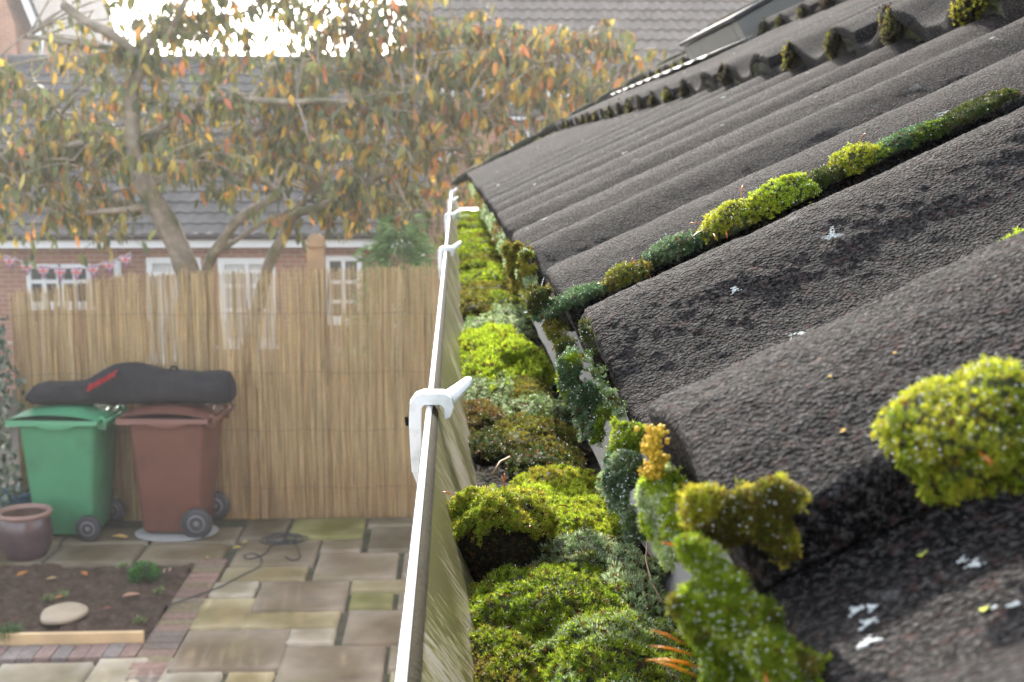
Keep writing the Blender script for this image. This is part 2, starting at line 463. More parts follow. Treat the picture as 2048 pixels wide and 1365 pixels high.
# roof window with its apron in the third course
xk, zk = crest(2)
fx, fz = xk - .012, zk - .032
cr, sr = math.cos(RAF), math.sin(RAF)
def slope_box(mb, a0, a1, y0, y1, n0, n1, mat=0):
    V = [(fx + a * cr - n * sr, y, fz + a * sr + n * cr) for n in (n0, n1) for y in (y0, y1) for a in (a0, a1)]
    mb.add(V, [(0, 1, 3, 2), (4, 6, 7, 5), (0, 4, 5, 1), (1, 5, 7, 3), (3, 7, 6, 2), (2, 6, 4, 0)], mat)
Ya, Yb = 2.74, 3.38
mb = MB(); slope_box(mb, 0, .8, Ya, Ya + .06, -.02, .046); slope_box(mb, 0, .8, Yb - .06, Yb, -.02, .046); slope_box(mb, 0, .06, Ya + .061, Yb - .061, -.02, .044); slope_box(mb, .74, .8, Ya + .061, Yb - .061, -.02, .044)
rw = mb.build('roof_window', m_frame_grey, house, HO, bevel=.003)
mb = MB(); slope_box(mb, -.006, .80, Ya - .006, Yb + .008, .0485, .058); mb.build('window_cover', m_frame_dark, rw, HO, bevel=.002)
mb = MB(); slope_box(mb, .065, .73, Ya + .065, Yb - .065, .0595, .064); mb.build('window_pane', plain('roof_glass', (.05, .06, .07), .05, .05), rw, HO)
mb = MB(); Yf = np.arange(2.6, YEND - .06, .02); rows = []
for u in np.linspace(0, 1, 6):
    hh = .0035 + .006 * (1 - u) + .002 * np.sin(Yf * 2 * np.pi / PER) * (1 - u)
    rows.append(np.stack([fx - .10 + u * .095 - hh * ST, Yf, fz - .055 + u * .048 + hh * CT + .005], -1))
mb.grid(np.array(rows)); mb.build('lead_apron', m_lead, house, HO)

# ---- gutter
GY0, GY1 = -.4, YEND + .06
sec = [(-.0136, .1135), (-.0136, .1106), (-.0132, .1099), (-.0115, .1098), (-.0110, .1104), (-.0110, .1122)]
inner = [(-.0108, .1126), (-.0086, .1136), (-.0078, .1152), (-.0010, .1330), (.0075, .1540), (.0135, .1690), (.020, .1745), (.088, .1745), (.097, .168), (.1020, .150), (.1025, .118)]
outer = [(.1035, .118), (.1035, .152), (.098, .170), (.088, .1765), (.019, .1765), (.0115, .170), (-.003, .136), (-.0100, .118), (-.0115, .1150)]
def extr(pts, Ys, wob=0):
    return np.array([np.stack([np.full_like(Ys, x), Ys, CH - np.full_like(Ys, h)], -1) for x, h in pts])
Yg = np.concatenate([np.arange(GY0, 1.2, .02), np.arange(1.2, GY1, .06), [GY1]])
mb = MB(); mb.grid(extr(inner, Yg)[:, ::-1], 0); mb.grid(extr(outer, Yg)[:, ::-1], 1)
mb.prism([(x, CH - h) for x, h in inner + outer], GY1, GY1 + .004, 'y', 1)
gut = mb.build('gutter', [m_gutter, m_white], house, HO)
mb = MB(); mb.grid(extr(sec, Yg)[:, ::-1]); mb.build('gutter_lip', m_lip, gut, HO)
mb = MB(); mb.grid(extr([(-.0110, .1112), (-.0102, .1116), (-.0090, .1126), (-.0084, .1140)], Yg)[:, ::-1] + np.array((.0002, 0, .0006)))
mb.build('grime_line', m_grime, gut, HO)
mb = MB(); mb.grid(extr([(-.0142, .1136), (-.0140, .1165), (-.0122, .1200), (-.0070, .1360)], Yg)[:, ::-1]); mb.build('gutter_front', m_white, gut, HO)
for i, Y in enumerate((.556, 1.50, 2.42, 3.30, 4.25)):      # clips over the lip, with an arm reaching in
    mb = MB(); w = .011; XO = np.array((.0030, 0, 0))
    hook = [(-.0235, .1400), (-.0245, .1180), (-.0240, .1085), (-.0215, .1050), (-.0180, .1038), (-.0085, .1040), (-.0050, .1062), (-.0042, .1105), (-.0060, .1150), (-.0085, .1160), (-.0088, .1108), (-.0105, .1092), (-.0178, .1092), (-.0190, .1110), (-.0190, .1400)]
    mb.prism([(x, CH - h) for x, h in hook], Y - w / 2, Y + w / 2, 'y', off=XO)
    mb.prism([(-.0232, CH - .1402), (-.0192, CH - .1402), (-.0150, CH - .156), (-.0178, CH - .156)], Y - w / 2 + .0015, Y + w / 2 - .0015, 'y', off=XO)
    # arm: from the hook towards the roof, thinning and rising
    rings = []
    for t in np.linspace(0, 1, 8):
        c = XO + np.array((-.0070 + .0104 * t, Y + .001 + .005 * t, CH - .1078 + .0082 * t)); a = np.linspace(0, 2 * np.pi, 11)[:-1]
        rr = .0042 * (1 - .50 * t) * (1 if t < .99 else .62); ww = .0056 * (1 - .40 * t) * (1 if t < .99 else .6)
        rings.append(c + np.stack([-.5 * ww * np.cos(a), ww * np.cos(a) * .85, rr * np.sin(a)], -1))
    mb.loops(rings)
    mb.build('gutter_clip', m_white, gut, HO, bevel=.0014, segs=3)
    if i == 0:
        mb = MB(); mb.tube([(-.0217, Y - .002, CH - .117), (-.0232, Y - .002, CH - .1172)], .0022, 7); mb.build('grit', m_debris, gut, HO)

# ------------------------------------------------------------------ moss
PAL = dict(
    bright=[(0.338, 0.456, 0.025), (0.254, 0.372, 0.021), (0.406, 0.490, 0.051), (0.169, 0.254, 0.021)],
    lime=[(0.541, 0.676, 0.051), (0.439, 0.575, 0.034), (0.338, 0.473, 0.034)],
    gold=[(.56, .58, .05), (.46, .50, .04), (.34, .42, .03), (.50, .44, .05)],
    olive=[(0.254, 0.270, 0.034), (0.169, 0.203, 0.025), (0.321, 0.270, 0.043), (0.135, 0.118, 0.025)],
    silver=[(.34, .42, .22), (.24, .34, .15), (.40, .48, .30), (.14, .22, .06)],
    dark=[(0.060, 0.094, 0.021), (0.085, 0.118, 0.023), (0.118, 0.127, 0.030), (0.051, 0.068, 0.021)],
    blue=[(0.085, 0.169, 0.075), (0.135, 0.237, 0.101), (0.060, 0.118, 0.043), (0.203, 0.287, 0.152)],
    silverlime=[(.44, .52, .22), (.36, .48, .16), (.50, .56, .32)],
    husk=[(.11, .095, .06), (.075, .062, .038), (.13, .125, .06), (.05, .045, .028)],
    dry=[(0.270, 0.169, 0.051), (0.169, 0.118, 0.034), (0.203, 0.186, 0.043)])
def shoots(mb, P, Nv, L, w, K, pal, mat=1, splay=(.35, 1.15), seed=0, brown=.05):
    w = w * .58; n = len(P); pal = np.array(PAL[pal]) * (1.15 if pal in ('silver', 'silverlime') else .88)
    ax = nrm(Nv + rng.normal(0, .28, (n, 3)))
    t1 = nrm(np.cross(ax, rng.normal(0, 1, (n, 3)))); t2 = np.cross(ax, t1)
    patch = np.clip((fbm(P * 60 + seed, seed, 2) * .9 + .5) * len(pal), 0, len(pal) - .01).astype(int)
    patch = np.where(rng.random(n) < .5, rng.integers(0, len(pal), n), patch)
    sc = rng.uniform(.7, 1.2, n) * L; base = P + ax * (rng.uniform(-.3, .5, n) * L)[:, None]
    colr = pal[patch] * rng.uniform(.75, 1.25, (n, 1)); br = rng.random(n) < brown
    colr[br] = np.array((.15, .07, .02)) * rng.uniform(.5, 1.2, (br.sum(), 1))
    ph0 = rng.uniform(0, 6.28, n)
    th = rng.uniform(splay[0], splay[1], (n, K)); ph = ph0[:, None] + 2 * np.pi * np.arange(K) / K + rng.normal(0, .25, (n, K))
    d = ax[:, None] * np.cos(th)[..., None] + (t1[:, None] * np.cos(ph)[..., None] + t2[:, None] * np.sin(ph)[..., None]) * np.sin(th)[..., None]
    sd = nrm(np.cross(d, ax[:, None] + 1e-6)); l = sc[:, None] * rng.uniform(.75, 1.15, (n, K)); ww = w * rng.uniform(.8, 1.2, (n, K))
    b = np.repeat(base[:, None], K, 1)
    mid = b + d * (l * .5)[..., None] + ax[:, None] * (.10 * l)[..., None]
    tip = b + d * l[..., None] - ax[:, None] * (.05 * l)[..., None]
    V = np.stack([b, mid + sd * ww[..., None], tip, mid - sd * ww[..., None]], 2).reshape(-1, 3)
    F = np.arange(n * K * 4).reshape(-1, 4)
    C = np.repeat(np.repeat(colr[:, None], K, 1) * rng.uniform(.85, 1.15, (n, K, 1)), 4, 0).reshape(n * K * 4, 3) if False else np.repeat((np.repeat(colr[:, None], K, 1) * rng.uniform(.85, 1.15, (n, K, 1))).reshape(-1, 3), 4, 0)
    mb.add(V, F, mat, np.clip(C, 0, 1), True)
    return base + ax * (sc * .8)[:, None], ax
def ball_template():
    V, F = [(0, 0, 1)], []
    for i, zz in enumerate((.55, -.55)):
        for j in range(6): V.append((math.cos(j * 1.0472 + i * .52) * .835, math.sin(j * 1.0472 + i * .52) * .835, zz))
    V.append((0, 0, -1))
    for j in range(6):
        k = (j + 1) % 6
        F += [(0, 1 + j, 1 + k), (1 + j, 7 + j, 1 + k), (1 + k, 7 + j, 7 + k), (13, 7 + k, 7 + j)]
    return np.array(V), np.array(F)
BV, BF = ball_template()
def balls(mb, P, r, mat=0):
    r = np.broadcast_to(r, (len(P),))
    V = P[:, None] + BV[None] * r[:, None, None]
    F = BF[None] + (np.arange(len(P)) * len(BV))[:, None, None]
    mb.add(V.reshape(-1, 3), F.reshape(-1, 3), mat, None, True)
def stalks(mb, P, Nv, L, r, col=(.5, .17, .02), pod=True):
    for p, n in zip(P, Nv):
        b = nrm(np.cross(n, rng.normal(0, 1, 3))); l = L * random.uniform(.7, 1.3); bend = random.uniform(-.5, .5)
        t = np.linspace(0, 1, 7)[:, None]
        pts = p + n * l * t + b * l * bend * t * t - np.array((0, 0, 1)) * l * .25 * t ** 3
        c = np.array(col) * random.uniform(.7, 1.3)
        rad = np.full(7, r); 
        if pod: rad[4:] = (r * 1.5, r * 2.2, r * .7)
        mb.tube(pts, rad, 5, 0, np.clip(c, 0, 1))
def finish(name, label, mb, mats, origin, dewP, dew_r, stalkargs=None, group=None, cat='moss'):
    o = solid(mb, name, mats, origin, label, cat, group)
    if dewP is not None and len(dewP) > 25:
        d = MB(); balls(d, dewP, dew_r * rng.uniform(.5, 1.25, len(dewP))); d.build('dew_drops', m_dew, o, origin)
    if stalkargs is not None:
        d = MB(); stalks(d, *stalkargs); d.build('spore_stalks', m_seta, o, origin)
    return o
def cushion(name, label, c, ra, rb, h, pal, up=(0, 0, 1), along=(0, 1, 0), sp=.00125, L=.0018, w=.00030, K=7, lump=.22, cover=-.2, dew=150, dew_r=.00019, stalk=0, stalk_L=.012, sink=.35, group=None, pals=None, splay=(.35, 1.15), brown=.05, extra=None, basemat=None):
    """a mossy hummock: half axes ra (across), rb (along), h (up)"""
    c = np.asarray(c, float); up = nrm(up); al = nrm(np.asarray(along) - up * np.dot(along, up)); ac = np.cross(al, up)
    A = np.stack([ac * ra, al * rb, up * h], 0)             # rows
    sd = random.randint(0, 999)
    def rad(D): return 1 + lump * fbm(D * 1.7 + sd, sd, 2) + .14 * fbm(D * 5.5 + sd, sd + 3, 2)
    mb = MB(); Ps, Ns = [], []
    th = np.linspace(0, np.pi, 15); ph = np.linspace(0, 2 * np.pi, 25)[:-1]
    lobes = [(c, ra, rb, h)] + [(np.asarray(q[0], float), *q[1:]) for q in (extra or [])]
    fr = np.stack([ac, al, up], 0)
    for li, (lc, la, lb, lh) in enumerate(lobes):
        A = fr * np.array((la, lb, lh))[:, None]; rings = []
        for t in th[1:-1]:
            D = np.stack([np.sin(t) * np.cos(ph), np.sin(t) * np.sin(ph), np.full_like(ph, np.cos(t))], -1)
            Q = D * (rad(D + li) * .93 + .05 * fbm(D * 14, sd, 2))[:, None]; Q[:, 2] = np.where(Q[:, 2] < -sink, -sink, Q[:, 2])
            rings.append(lc + Q @ A)
        mb.loops(rings, 0)
        area = 2.4 * np.pi * ((la * lb) ** 1.6 / 3 + (la * lh) ** 1.6 / 3 + (lb * lh) ** 1.6 / 3) ** (1 / 1.6)
        n = int(area / sp ** 2 * (1.5 if c[1] < 1 else 1.2))
        D = nrm(rng.normal(0, 1, (n * 2, 3))); D = D[D[:, 2] + .25 * fbm(D * 4, sd, 2) > cover][:n]
        Pq = lc + (D * rad(D + li)[:, None]) @ A; Nq = nrm((D / np.array((la, lb, lh))) @ fr)
        ok = np.ones(len(Pq), bool)
        for lj, (oc, oa, ob, oh) in enumerate(lobes):
            if lj != li: ok &= ((((Pq - oc) @ fr.T) / np.array((oa, ob, oh))) ** 2).sum(1) > .75
        Ps.append(Pq[ok]); Ns.append(Nq[ok])
    P = np.concatenate(Ps); Nv = nrm(np.concatenate(Ns) + .25 * np.array((0, 0, 1)))
    if basemat is not None and sink > 1.1:                   # torn underside: crumbs and dead stems
        D = nrm(rng.normal(0, 1, (900, 3))); D = D[D[:, 2] < .25]; Q = c + (D * rad(D)[:, None] * .96) @ (fr * np.array((ra, rb, h))[:, None])
        shoots(mb, Q, nrm(D @ fr), L * .8, w, 4, 'dark', 1, (.2, 1.3), 5, .6)
        balls(mb, Q[::4], rng.uniform(.0002, .0006, len(Q[::4])), 0)
    tips, ax = shoots(mb, P, Nv, L, w, K, pal, 1, splay, sd, brown)
    if pals:
        m = fbm(P * 70, sd + 5, 2) > .15
        shoots(mb, P[m], Nv[m], L, w, K, pals, 1, splay, sd + 1)
    dp = None
    if dew:
        s = rng.choice(len(tips), min(dew, len(tips)), False); s = s[(Nv[s] @ np.array((0, .3, 1))) > -.25]; dp = tips[s] + ax[s] * L * .25
    sa = None
    if stalk:
        s = rng.choice(len(P), stalk, False); sa = (P[s], nrm(Nv[s] + rng.normal(0, .4, (stalk, 3))), stalk_L, .00016)
    return finish(name, label, mb, [basemat or m_mossbase, m_moss], c, dp, dew_r, sa, group)
m_soilball = plain('dark_moss_soil', (.020, .016, .009), .95, .6, 500, 1.0, 700, .003, spec=.1)
def gpos(px, py, H=.152): return on_z(px, py, CH - H)

# -- the silt and low growth lying along the gutter
mb = MB()
Yb_ = np.concatenate([np.arange(.20, 1.1, .004), np.arange(1.1, 3.5, .02)]); Xb = np.linspace(-.002, .094, 40)
YY, XX = np.meshgrid(Yb_, Xb)
q = np.stack([XX, YY, XX * 0], -1).reshape(-1, 3)
zz = (fbm(q * 55, 31, 4) * .0042 + fbm(q * 14, 8, 2) * .002).reshape(XX.shape) - np.clip(YY - 3.2, 0, 2) * .02
mb.grid(np.stack([XX, YY, CH - .1575 + zz], -1)[:, ::-1], 0)
nb = 15000
bp = np.stack([rng.uniform(.005, .075, nb), .22 + 2.9 * rng.random(nb) ** 1.6, np.zeros(nb)], -1)
keep = (fbm(bp * np.array((45, 30, 1)), 77, 2) > -.05) & ~((bp[:, 1] > .585) & (bp[:, 1] < .66) & (rng.random(nb) < .7))
bp = bp[keep]; bp[:, 2] = CH - .156 + fbm(bp * np.array((55, 55, 0)), 31, 4) * .0042
near = bp[:, 1] < .9
for sel, L_ in ((near, .0030), (~near, .0055)):
    for pl, m_ in (('dark', np.arange(len(bp)) % 3 == 0), ('olive', np.arange(len(bp)) % 3 == 1), ('bright', np.arange(len(bp)) % 3 == 2)):
        q_ = bp[sel & m_]
        if pl != 'dark': q_ = q_[~((q_[:, 1] > .56) & (q_[:, 1] < .86))]
        shoots(mb, q_, np.tile((0, 0, 1.), (len(q_), 1)), L_ * .8, L_ * .14, 6, pl, 1, (.3, 1.2), 3, .15)
gm = mb.build('gutter_silt', [m_debris, m_moss]); tag(gm, 'wet black silt and low dark moss lining the bottom of the gutter', 'gutter silt', kind='stuff')

def G(label, px, py, hw, dY, h, pal, H=.1525, **k):
    k.setdefault('brown', .11)
    c = gpos(px, py, H); k.setdefault('stalk', 0)
    return cushion('moss_cushion', label, c, 1.18 * hw * c[1] / FPX, dY * 1.6, h * .70, pal, group='moss cushions growing along the gutter', **k)
GD = dict(sp=.00118, L=.0021, w=.00030, K=8)
G('broad bright green moss cushion at the very front of the gutter', 1235, 1372, 185, .022, .021, 'bright', dew=260, pals='silver', **GD)
G('small olive moss cushion at the front of the gutter against the cream gutter side', 1010, 1362, 72, .016, .013, 'olive', dew=110, pals='bright', **GD)
G('wide bright green moss cushion second from the front of the gutter', 1105, 1262, 160, .020, .022, 'bright', dew=260, **GD)
G('little olive moss tuft touching the cream gutter side below the dark moss ball', 965, 1225, 42, .009, .009, 'gold', dew=40, **GD)
G('dark silvery green moss cushion wedged against the grey eaves tray', 1252, 1240, 66, .015, .020, 'silver', dew=160, sp=.0012, L=.0030, w=.00036, splay=(.15, .6))
G('silver tipped olive moss hummock just behind the bright cushions', 1172, 1162, 122, .018, .021, 'silver', dew=300, pals='olive', **GD)
G('yellow green moss slab reaching from the moss ball to the grey eaves tray', 1140, 1082, 92, .034, .020, 'lime', dew=180, pals='gold', **GD)
G('golden moss crest behind the yellow green slab', 1120, 1004, 84, .018, .015, 'gold', dew=160, pals='lime', **GD)
c = on_z(992, 1092, CH - .140)
cushion('moss_ball', 'round moss ball with bare dark soil underside standing by the cream gutter side', c, .0185, .0165, .0200, 'gold', up=(-.1, .45, 1), sp=.0011, L=.0021, w=.00030, cover=.10, dew=240, stalk=9, stalk_L=.010, sink=1.2, basemat=m_soilball, pals='bright', group='moss cushions growing along the gutter')
for lab, px, py, hw, dY, h, pal in (
    ('low dark tuft of moss nearest the wet silt in the gutter', 1085, 935, 50, .016, .008, 'dark'),
    ('dark olive moss pad beside the grey eaves tray and the wet silt', 1122, 925, 36, .018, .009, 'olive'),
    ('small dark moss pad on the wet silt by the cream gutter side', 985, 895, 36, .018, .007, 'dark'),
    ('broad dark green moss pad across the gutter level with the white clip leg', 1070, 880, 62, .026, .011, 'olive'),
    ('silvery moss pad in the gutter right of the white clip', 1072, 833, 46, .022, .012, 'silver'),
    ('rusty olive moss pad just right of the clip arm', 965, 838, 34, .020, .010, 'dry'),
    ('grey green moss pad spread beyond the tip of the clip arm', 985, 790, 52, .035, .012, 'silver'),
    ('dull green moss pad by the grey eaves tray beyond the clip', 1052, 793, 38, .035, .012, 'olive')):
    G(lab, px, py, hw, dY, h, pal, sp=.0016, L=.0024, w=.00040, dew=45, dew_r=.0004, pals='dark')
G('fluffy lime green moss mound, the brightest in the gutter beyond the first clip', 1010, 735, 68, .075, .026, 'lime', sp=.0019, L=.0042, w=.0006, dew=70, dew_r=.0005, lump=.35, splay=(.2, .9))
G('brown withered moss tuft beside the lime green mound and the gutter side', 928, 718, 20, .03, .012, 'dry', sp=.003, L=.004, w=.0008, dew=0)
Y = 1.10; i = 0
while Y < 3.25:                                            # hummocks going away down the gutter, each smaller in view
    for sx in ((.021, .046) if i % 3 else (.036,)):
        wd = .019 if i % 3 else .028
        c = np.array((sx + random.uniform(-.004, .004), Y + random.uniform(-.02, .02), CH - .155))
        cushion('moss_cushion', 'green moss hummock in the packed row filling the far half of the gutter', c, wd * random.uniform(.95, 1.25), random.uniform(.035, .06), random.uniform(.010, .020), random.choice(['bright', 'bright', 'bright', 'olive', 'silver', 'lime']),
                sp=.0016 + .0010 * Y, L=.0026 + .0010 * Y, w=.0005 + .0003 * Y, K=6, dew=0, lump=.3, group='far moss hummocks in the gutter', pals='olive' if i % 2 else None)
    Y += .085 + .02 * Y; i += 1

# -- moss on the tiles
def inside(poly, P):
    poly = np.asarray(poly, float); x, y = P[:, 0], P[:, 1]; r = np.zeros(len(P), bool); j = len(poly) - 1
    for i in range(len(poly)):
        xi, yi = poly[i]; xj, yj = poly[j]
        r ^= ((yi > y) != (yj > y)) & (x < (xj - xi) * (y - yi) / (yj - yi + 1e-9) + xi); j = i
    return r
def mat(name, label, poly, Y, nv, pal, thick=.003, n=3000, L=.0010, w=.00021, K=6, pals=None, palf=.5, dew=200, dew_r=.00012, off=0., stalk=0, stalk_L=.006, splay=(.3, 1.1), brown=.05, group='moss clinging to the tile ends', hang=.3, seed=None):
    """a mat of moss whose outline was measured in the photo, lying on a slanting plane through the tile end"""
    poly = np.asarray(poly, float); ctr = poly.mean(0); nv = nrm(np.array(nv, float)); sd = len(label) if seed is None else seed
    o = at(*ctr, Y) + nv * off; lo, hi = poly.min(0) - 8, poly.max(0) + 8
    def lift(px):
        D = np.stack([ray(*q) for q in px]); t = ((o - CP) @ nv) / (D @ nv); return CP + D * t[:, None]
    # distance to the outline, in pixels, gives the rounded edge
    def edge(px):
        d = np.full(len(px), 1e9)
        for i in range(len(poly)):
            p, q = poly[i - 1], poly[i]; u = np.clip(((px - p) @ (q - p)) / max(((q - p) ** 2).sum(), 1e-9), 0, 1); d = np.minimum(d, np.linalg.norm(px - p - u[:, None] * (q - p), axis=1))
        return np.where(inside(poly, px), d, -d)
    pxm = Y / FPX
    def relief(px, P):
        e = np.clip(edge(px) * pxm / thick, -.4, 1); return (np.sqrt(np.clip(1 - (1 - np.clip(e, 0, 1)) ** 2, 0, 1)) - .25) * thick + fbm(P * 190, sd, 3) * thick * .75 + fbm(P * 80, sd + 9, 2) * thick * .8
    nx, ny = 40, 40
    gx, gy = np.meshgrid(np.linspace(lo[0], hi[0], nx), np.linspace(lo[1], hi[1], ny)); g = np.stack([gx.ravel(), gy.ravel()], -1)
    P = lift(g); e = edge(g) + fbm(P * 210, sd + 4, 3) * 17; P = P + nv * (relief(g, P) - .0004)[:, None]
    idx = np.arange(nx * ny).reshape(ny, nx); Q = np.stack([idx[:-1, :-1], idx[:-1, 1:], idx[1:, 1:], idx[1:, :-1]], -1).reshape(-1, 4)
    Q = Q[(e[Q] > 3).all(1)]; mb = MB(); mb.add(P, Q, 0, None, True)
    for bk in (.002, .004, .006, .008, .010)[:2 if Y < .2 else 5]:   # the cushion's body, back to the tile it grows on
        mb.add(P + nrm(o - CP) * bk, Q[:, ::-1], 0, None, True)
    px = rng.uniform(lo, hi, (n * 4, 2)); P = lift(px); e = edge(px) + fbm(P * 210, sd + 4, 3) * 19 + rng.normal(0, 4, len(px)); px, P = px[e > 0][:n], P[e > 0][:n]
    r = relief(px, P); eps = 2e-4
    gv = nrm(np.cross(nv, (0, 0, 1.))); hv = np.cross(gv, nv)
    du = (fbm((P + gv * eps) * 190, sd, 3) - fbm(P * 190, sd, 3)) / eps * thick * .75; dv = (fbm((P + hv * eps) * 190, sd, 3) - fbm(P * 190, sd, 3)) / eps * thick * .75
    Nv = nrm(nv - gv * np.clip(du, -1, 1)[:, None] - hv * np.clip(dv, -1, 1)[:, None] - np.array((0, 0, hang)) * rng.random((len(P), 1)) + np.array((0, 0, .35)))
    P = P + nv * r[:, None]
    m = (fbm(P * 170, sd + 7, 2) > .5 - palf) if pals else np.zeros(len(P), bool)
    tips, ax = shoots(mb, P[~m], Nv[~m], L, w, K, pal, 1, splay, sd, brown)
    if m.any(): t2, a2 = shoots(mb, P[m], Nv[m], L, w, K, pals, 1, splay, sd, brown); tips, ax = np.concatenate([tips, t2]), np.concatenate([ax, a2])
    s_ = rng.choice(len(tips), min(dew, len(tips)), False)
    sa = None
    if stalk: k = rng.choice(len(P), stalk, False); sa = (P[k], nrm(Nv[k] + rng.normal(0, .4, (stalk, 3))), stalk_L, .00014)
    return finish(name, label, mb, [m_mossbase, m_moss], o, tips[s_] + ax[s_] * L * .2, dew_r, sa, group)
p_ = on_tile(1940, 862, .0); c = CP + (p_ - CP) * .925
cushion('moss_ball', 'big yellow green dewy moss ball on the nearest tile at the right edge', c, .0104, .0094, .0074, 'gold', up=(-.28, -.30, .9), sp=.00072, L=.00125, w=.00021, dew=420, dew_r=.00014, pals='bright', stalk=1, stalk_L=.004, cover=-.8, sink=.9, lump=.24)
FN = (-.70, -.60, .40)
mat('moss_clump', 'golden green star moss clump in the corner under the nearest rounded tile end', [(1398, 1010), (1430, 990), (1470, 1000), (1500, 975), (1545, 985), (1560, 950), (1582, 985), (1612, 985), (1618, 1015), (1590, 1050), (1585, 1080), (1540, 1105), (1500, 1090), (1455, 1085), (1410, 1095), (1385, 1050)], float(on_tile(1500, 1045)[1]) * .955, (-.45, -.62, .65), 'olive', .0034, 3200, .0014, .00022, pals='gold', palf=.55, brown=.10, dew=120)
mat('moss_clump', 'long dewy moss bank along the nearest tile end at the bottom edge', [(1385, 1085), (1410, 1075), (1450, 1100), (1490, 1150), (1520, 1190), (1560, 1250), (1590, 1290), (1625, 1340), (1640, 1385), (1385, 1385), (1395, 1300), (1390, 1230), (1398, 1150)], .168, FN, 'bright', .0060, 8500, .0012, .00019, pals='olive', palf=.2, dew=750, dew_r=.00011, stalk=4, stalk_L=.004)
mat('moss_clump', 'pale fuzzy hanging moss beard under the yellow lichen', [(1300, 965), (1325, 935), (1350, 950), (1362, 985), (1385, 1010), (1400, 1060), (1405, 1120), (1370, 1142), (1340, 1130), (1312, 1090), (1292, 1050), (1290, 1000)], .222, FN, 'lime', .0030, 4800, .0014, .00018, pals='silverlime', palf=.5, dew=380, dew_r=.00013, hang=1.1, splay=(.15, .8))
mat('moss_clump', 'little bright green tuft at the foot of the second tile end', [(1225, 870), (1240, 845), (1262, 850), (1280, 880), (1272, 905), (1245, 915), (1225, 900)], .292, FN, 'bright', .0025, 1300, .0013, .00022, dew=60, dew_r=.00016)
mat('moss_clump', 'narrow blue green moss strip hanging below the second tile end', [(1222, 915), (1262, 905), (1285, 925), (1280, 980), (1292, 1040), (1285, 1080), (1262, 1060), (1245, 1020), (1225, 975)], .284, FN, 'blue', .0028, 2800, .0013, .00018, pals='silver', palf=.45, dew=220, dew_r=.00015, hang=.9, splay=(.15, .9))
mat('moss_clump', 'large drooping green moss beard on the second tile end', [(1150, 715), (1175, 712), (1195, 760), (1215, 810), (1228, 850), (1222, 878), (1195, 882), (1165, 850), (1140, 805), (1130, 765)], .350, FN, 'bright', .0035, 3600, .0018, .00022, pals='blue', palf=.6, dew=200, dew_r=.00016, hang=1.1, splay=(.15, .9))
mat('moss_clump', 'dark wispy moss along the face of the second tile end', [(1158, 640), (1168, 640), (1182, 690), (1205, 745), (1232, 800), (1255, 850), (1240, 850), (1215, 800), (1190, 745), (1165, 690)], .345, FN, 'dark', .0015, 1100, .0013, .0002, pals='silver', palf=.4, dew=60, dew_r=.00016)
mat('moss_clump', 'dark moss crust with ochre specks between the second and third tile ends', [(1062, 590), (1090, 585), (1120, 620), (1130, 665), (1150, 715), (1140, 735), (1118, 700), (1095, 660), (1068, 625)], .47, FN, 'dark', .0030, 2200, .0018, .00026, pals='olive', palf=.4, dew=70, dew_r=.00018)
mat('moss_clump', 'olive moss pad under the fourth rounded tile end', [(1018, 500), (1046, 492), (1050, 540), (1062, 580), (1040, 585), (1020, 560), (1014, 530)], .68, FN, 'olive', .004, 1300, .0024, .0004, dew=0)
mat('moss_clump', 'grey green moss crust on the third tile end', [(1048, 505), (1060, 520), (1072, 560), (1092, 600), (1080, 610), (1060, 580), (1046, 540)], .58, FN, 'silver', .002, 900, .0022, .00036, dew=20, pals='olive')
for i in range(3, 26):                                      # shaggy edge on every tile end farther away
    Y = CREST0 + PER * (i + .55)
    if Y > YEND - .05: break
    c = tile_pt(Y, -.004, 0, -.014)
    cushion('moss_clump', 'thin pale moss fringe on a distant tile end above the gutter', c, .006, .05, .011, random.choice(['silver', 'olive', 'silver', 'dry']), sp=.003 + .0008 * Y, L=.004 + .0005 * Y, w=.0007 + .0002 * Y, K=5, dew=0, cover=-.9, sink=1.1, lump=.5, group='moss fringes on the far tile ends')
def V(label, px, py, hw, h, pal, off=.0, **k):              # moss lying in the hollow between two rolls
    c = on_tile(px, py + 5, off); s = hw * 1.25 * c[1] / FPX; h = h * .85
    return cushion('moss_cushion', label, c, s, k.pop('wd', .0085), h, pal, up=TN, along=(0, 1, 0), group='moss growing in the hollow between the rolls', sp=k.pop('sp', .00095), **k)
VK = dict(L=.0014, w=.00026)
V('dark bluish moss at the mouth of the mossy hollow', 1150, 598, 62, .004, 'blue', dew=60, **VK)
V('rust speckled moss patch in the hollow above its dark mouth', 1250, 553, 40, .0055, 'olive', dew=70, stalk=6, stalk_L=.005, **VK)
V('blue green moss patch between the rust speckled one and the golden cushion', 1348, 500, 46, .006, 'blue', dew=70, **VK)
V('rounded golden dewy cushion with orange stalks halfway up the mossy hollow', 1462, 446, 48, .0085, 'gold', dew=170, stalk=7, stalk_L=.009, **VK)
V('second golden dewy cushion right behind the one with stalks', 1566, 398, 56, .0085, 'lime', dew=150, pals='gold', **VK)
V('dull green moss linking the two golden patches in the hollow', 1645, 357, 36, .005, 'dark', dew=40, **VK)
V('golden tuft with rusty stalks in the upper mossy hollow', 1712, 325, 40, .0080, 'gold', dew=90, stalk=5, stalk_L=.008, **VK)
V('thin green moss strip at the upper end of the hollow', 1810, 282, 75, .0045, 'blue', dew=70, pals='bright', **VK)
V('last dark moss strip of the hollow by the right edge', 1940, 225, 70, .004, 'dark', dew=30, **VK)
V('small lime moss pad on the tile at the right edge', 2040, 492, 40, .004, 'lime', wd=.004, dew=20, **VK)
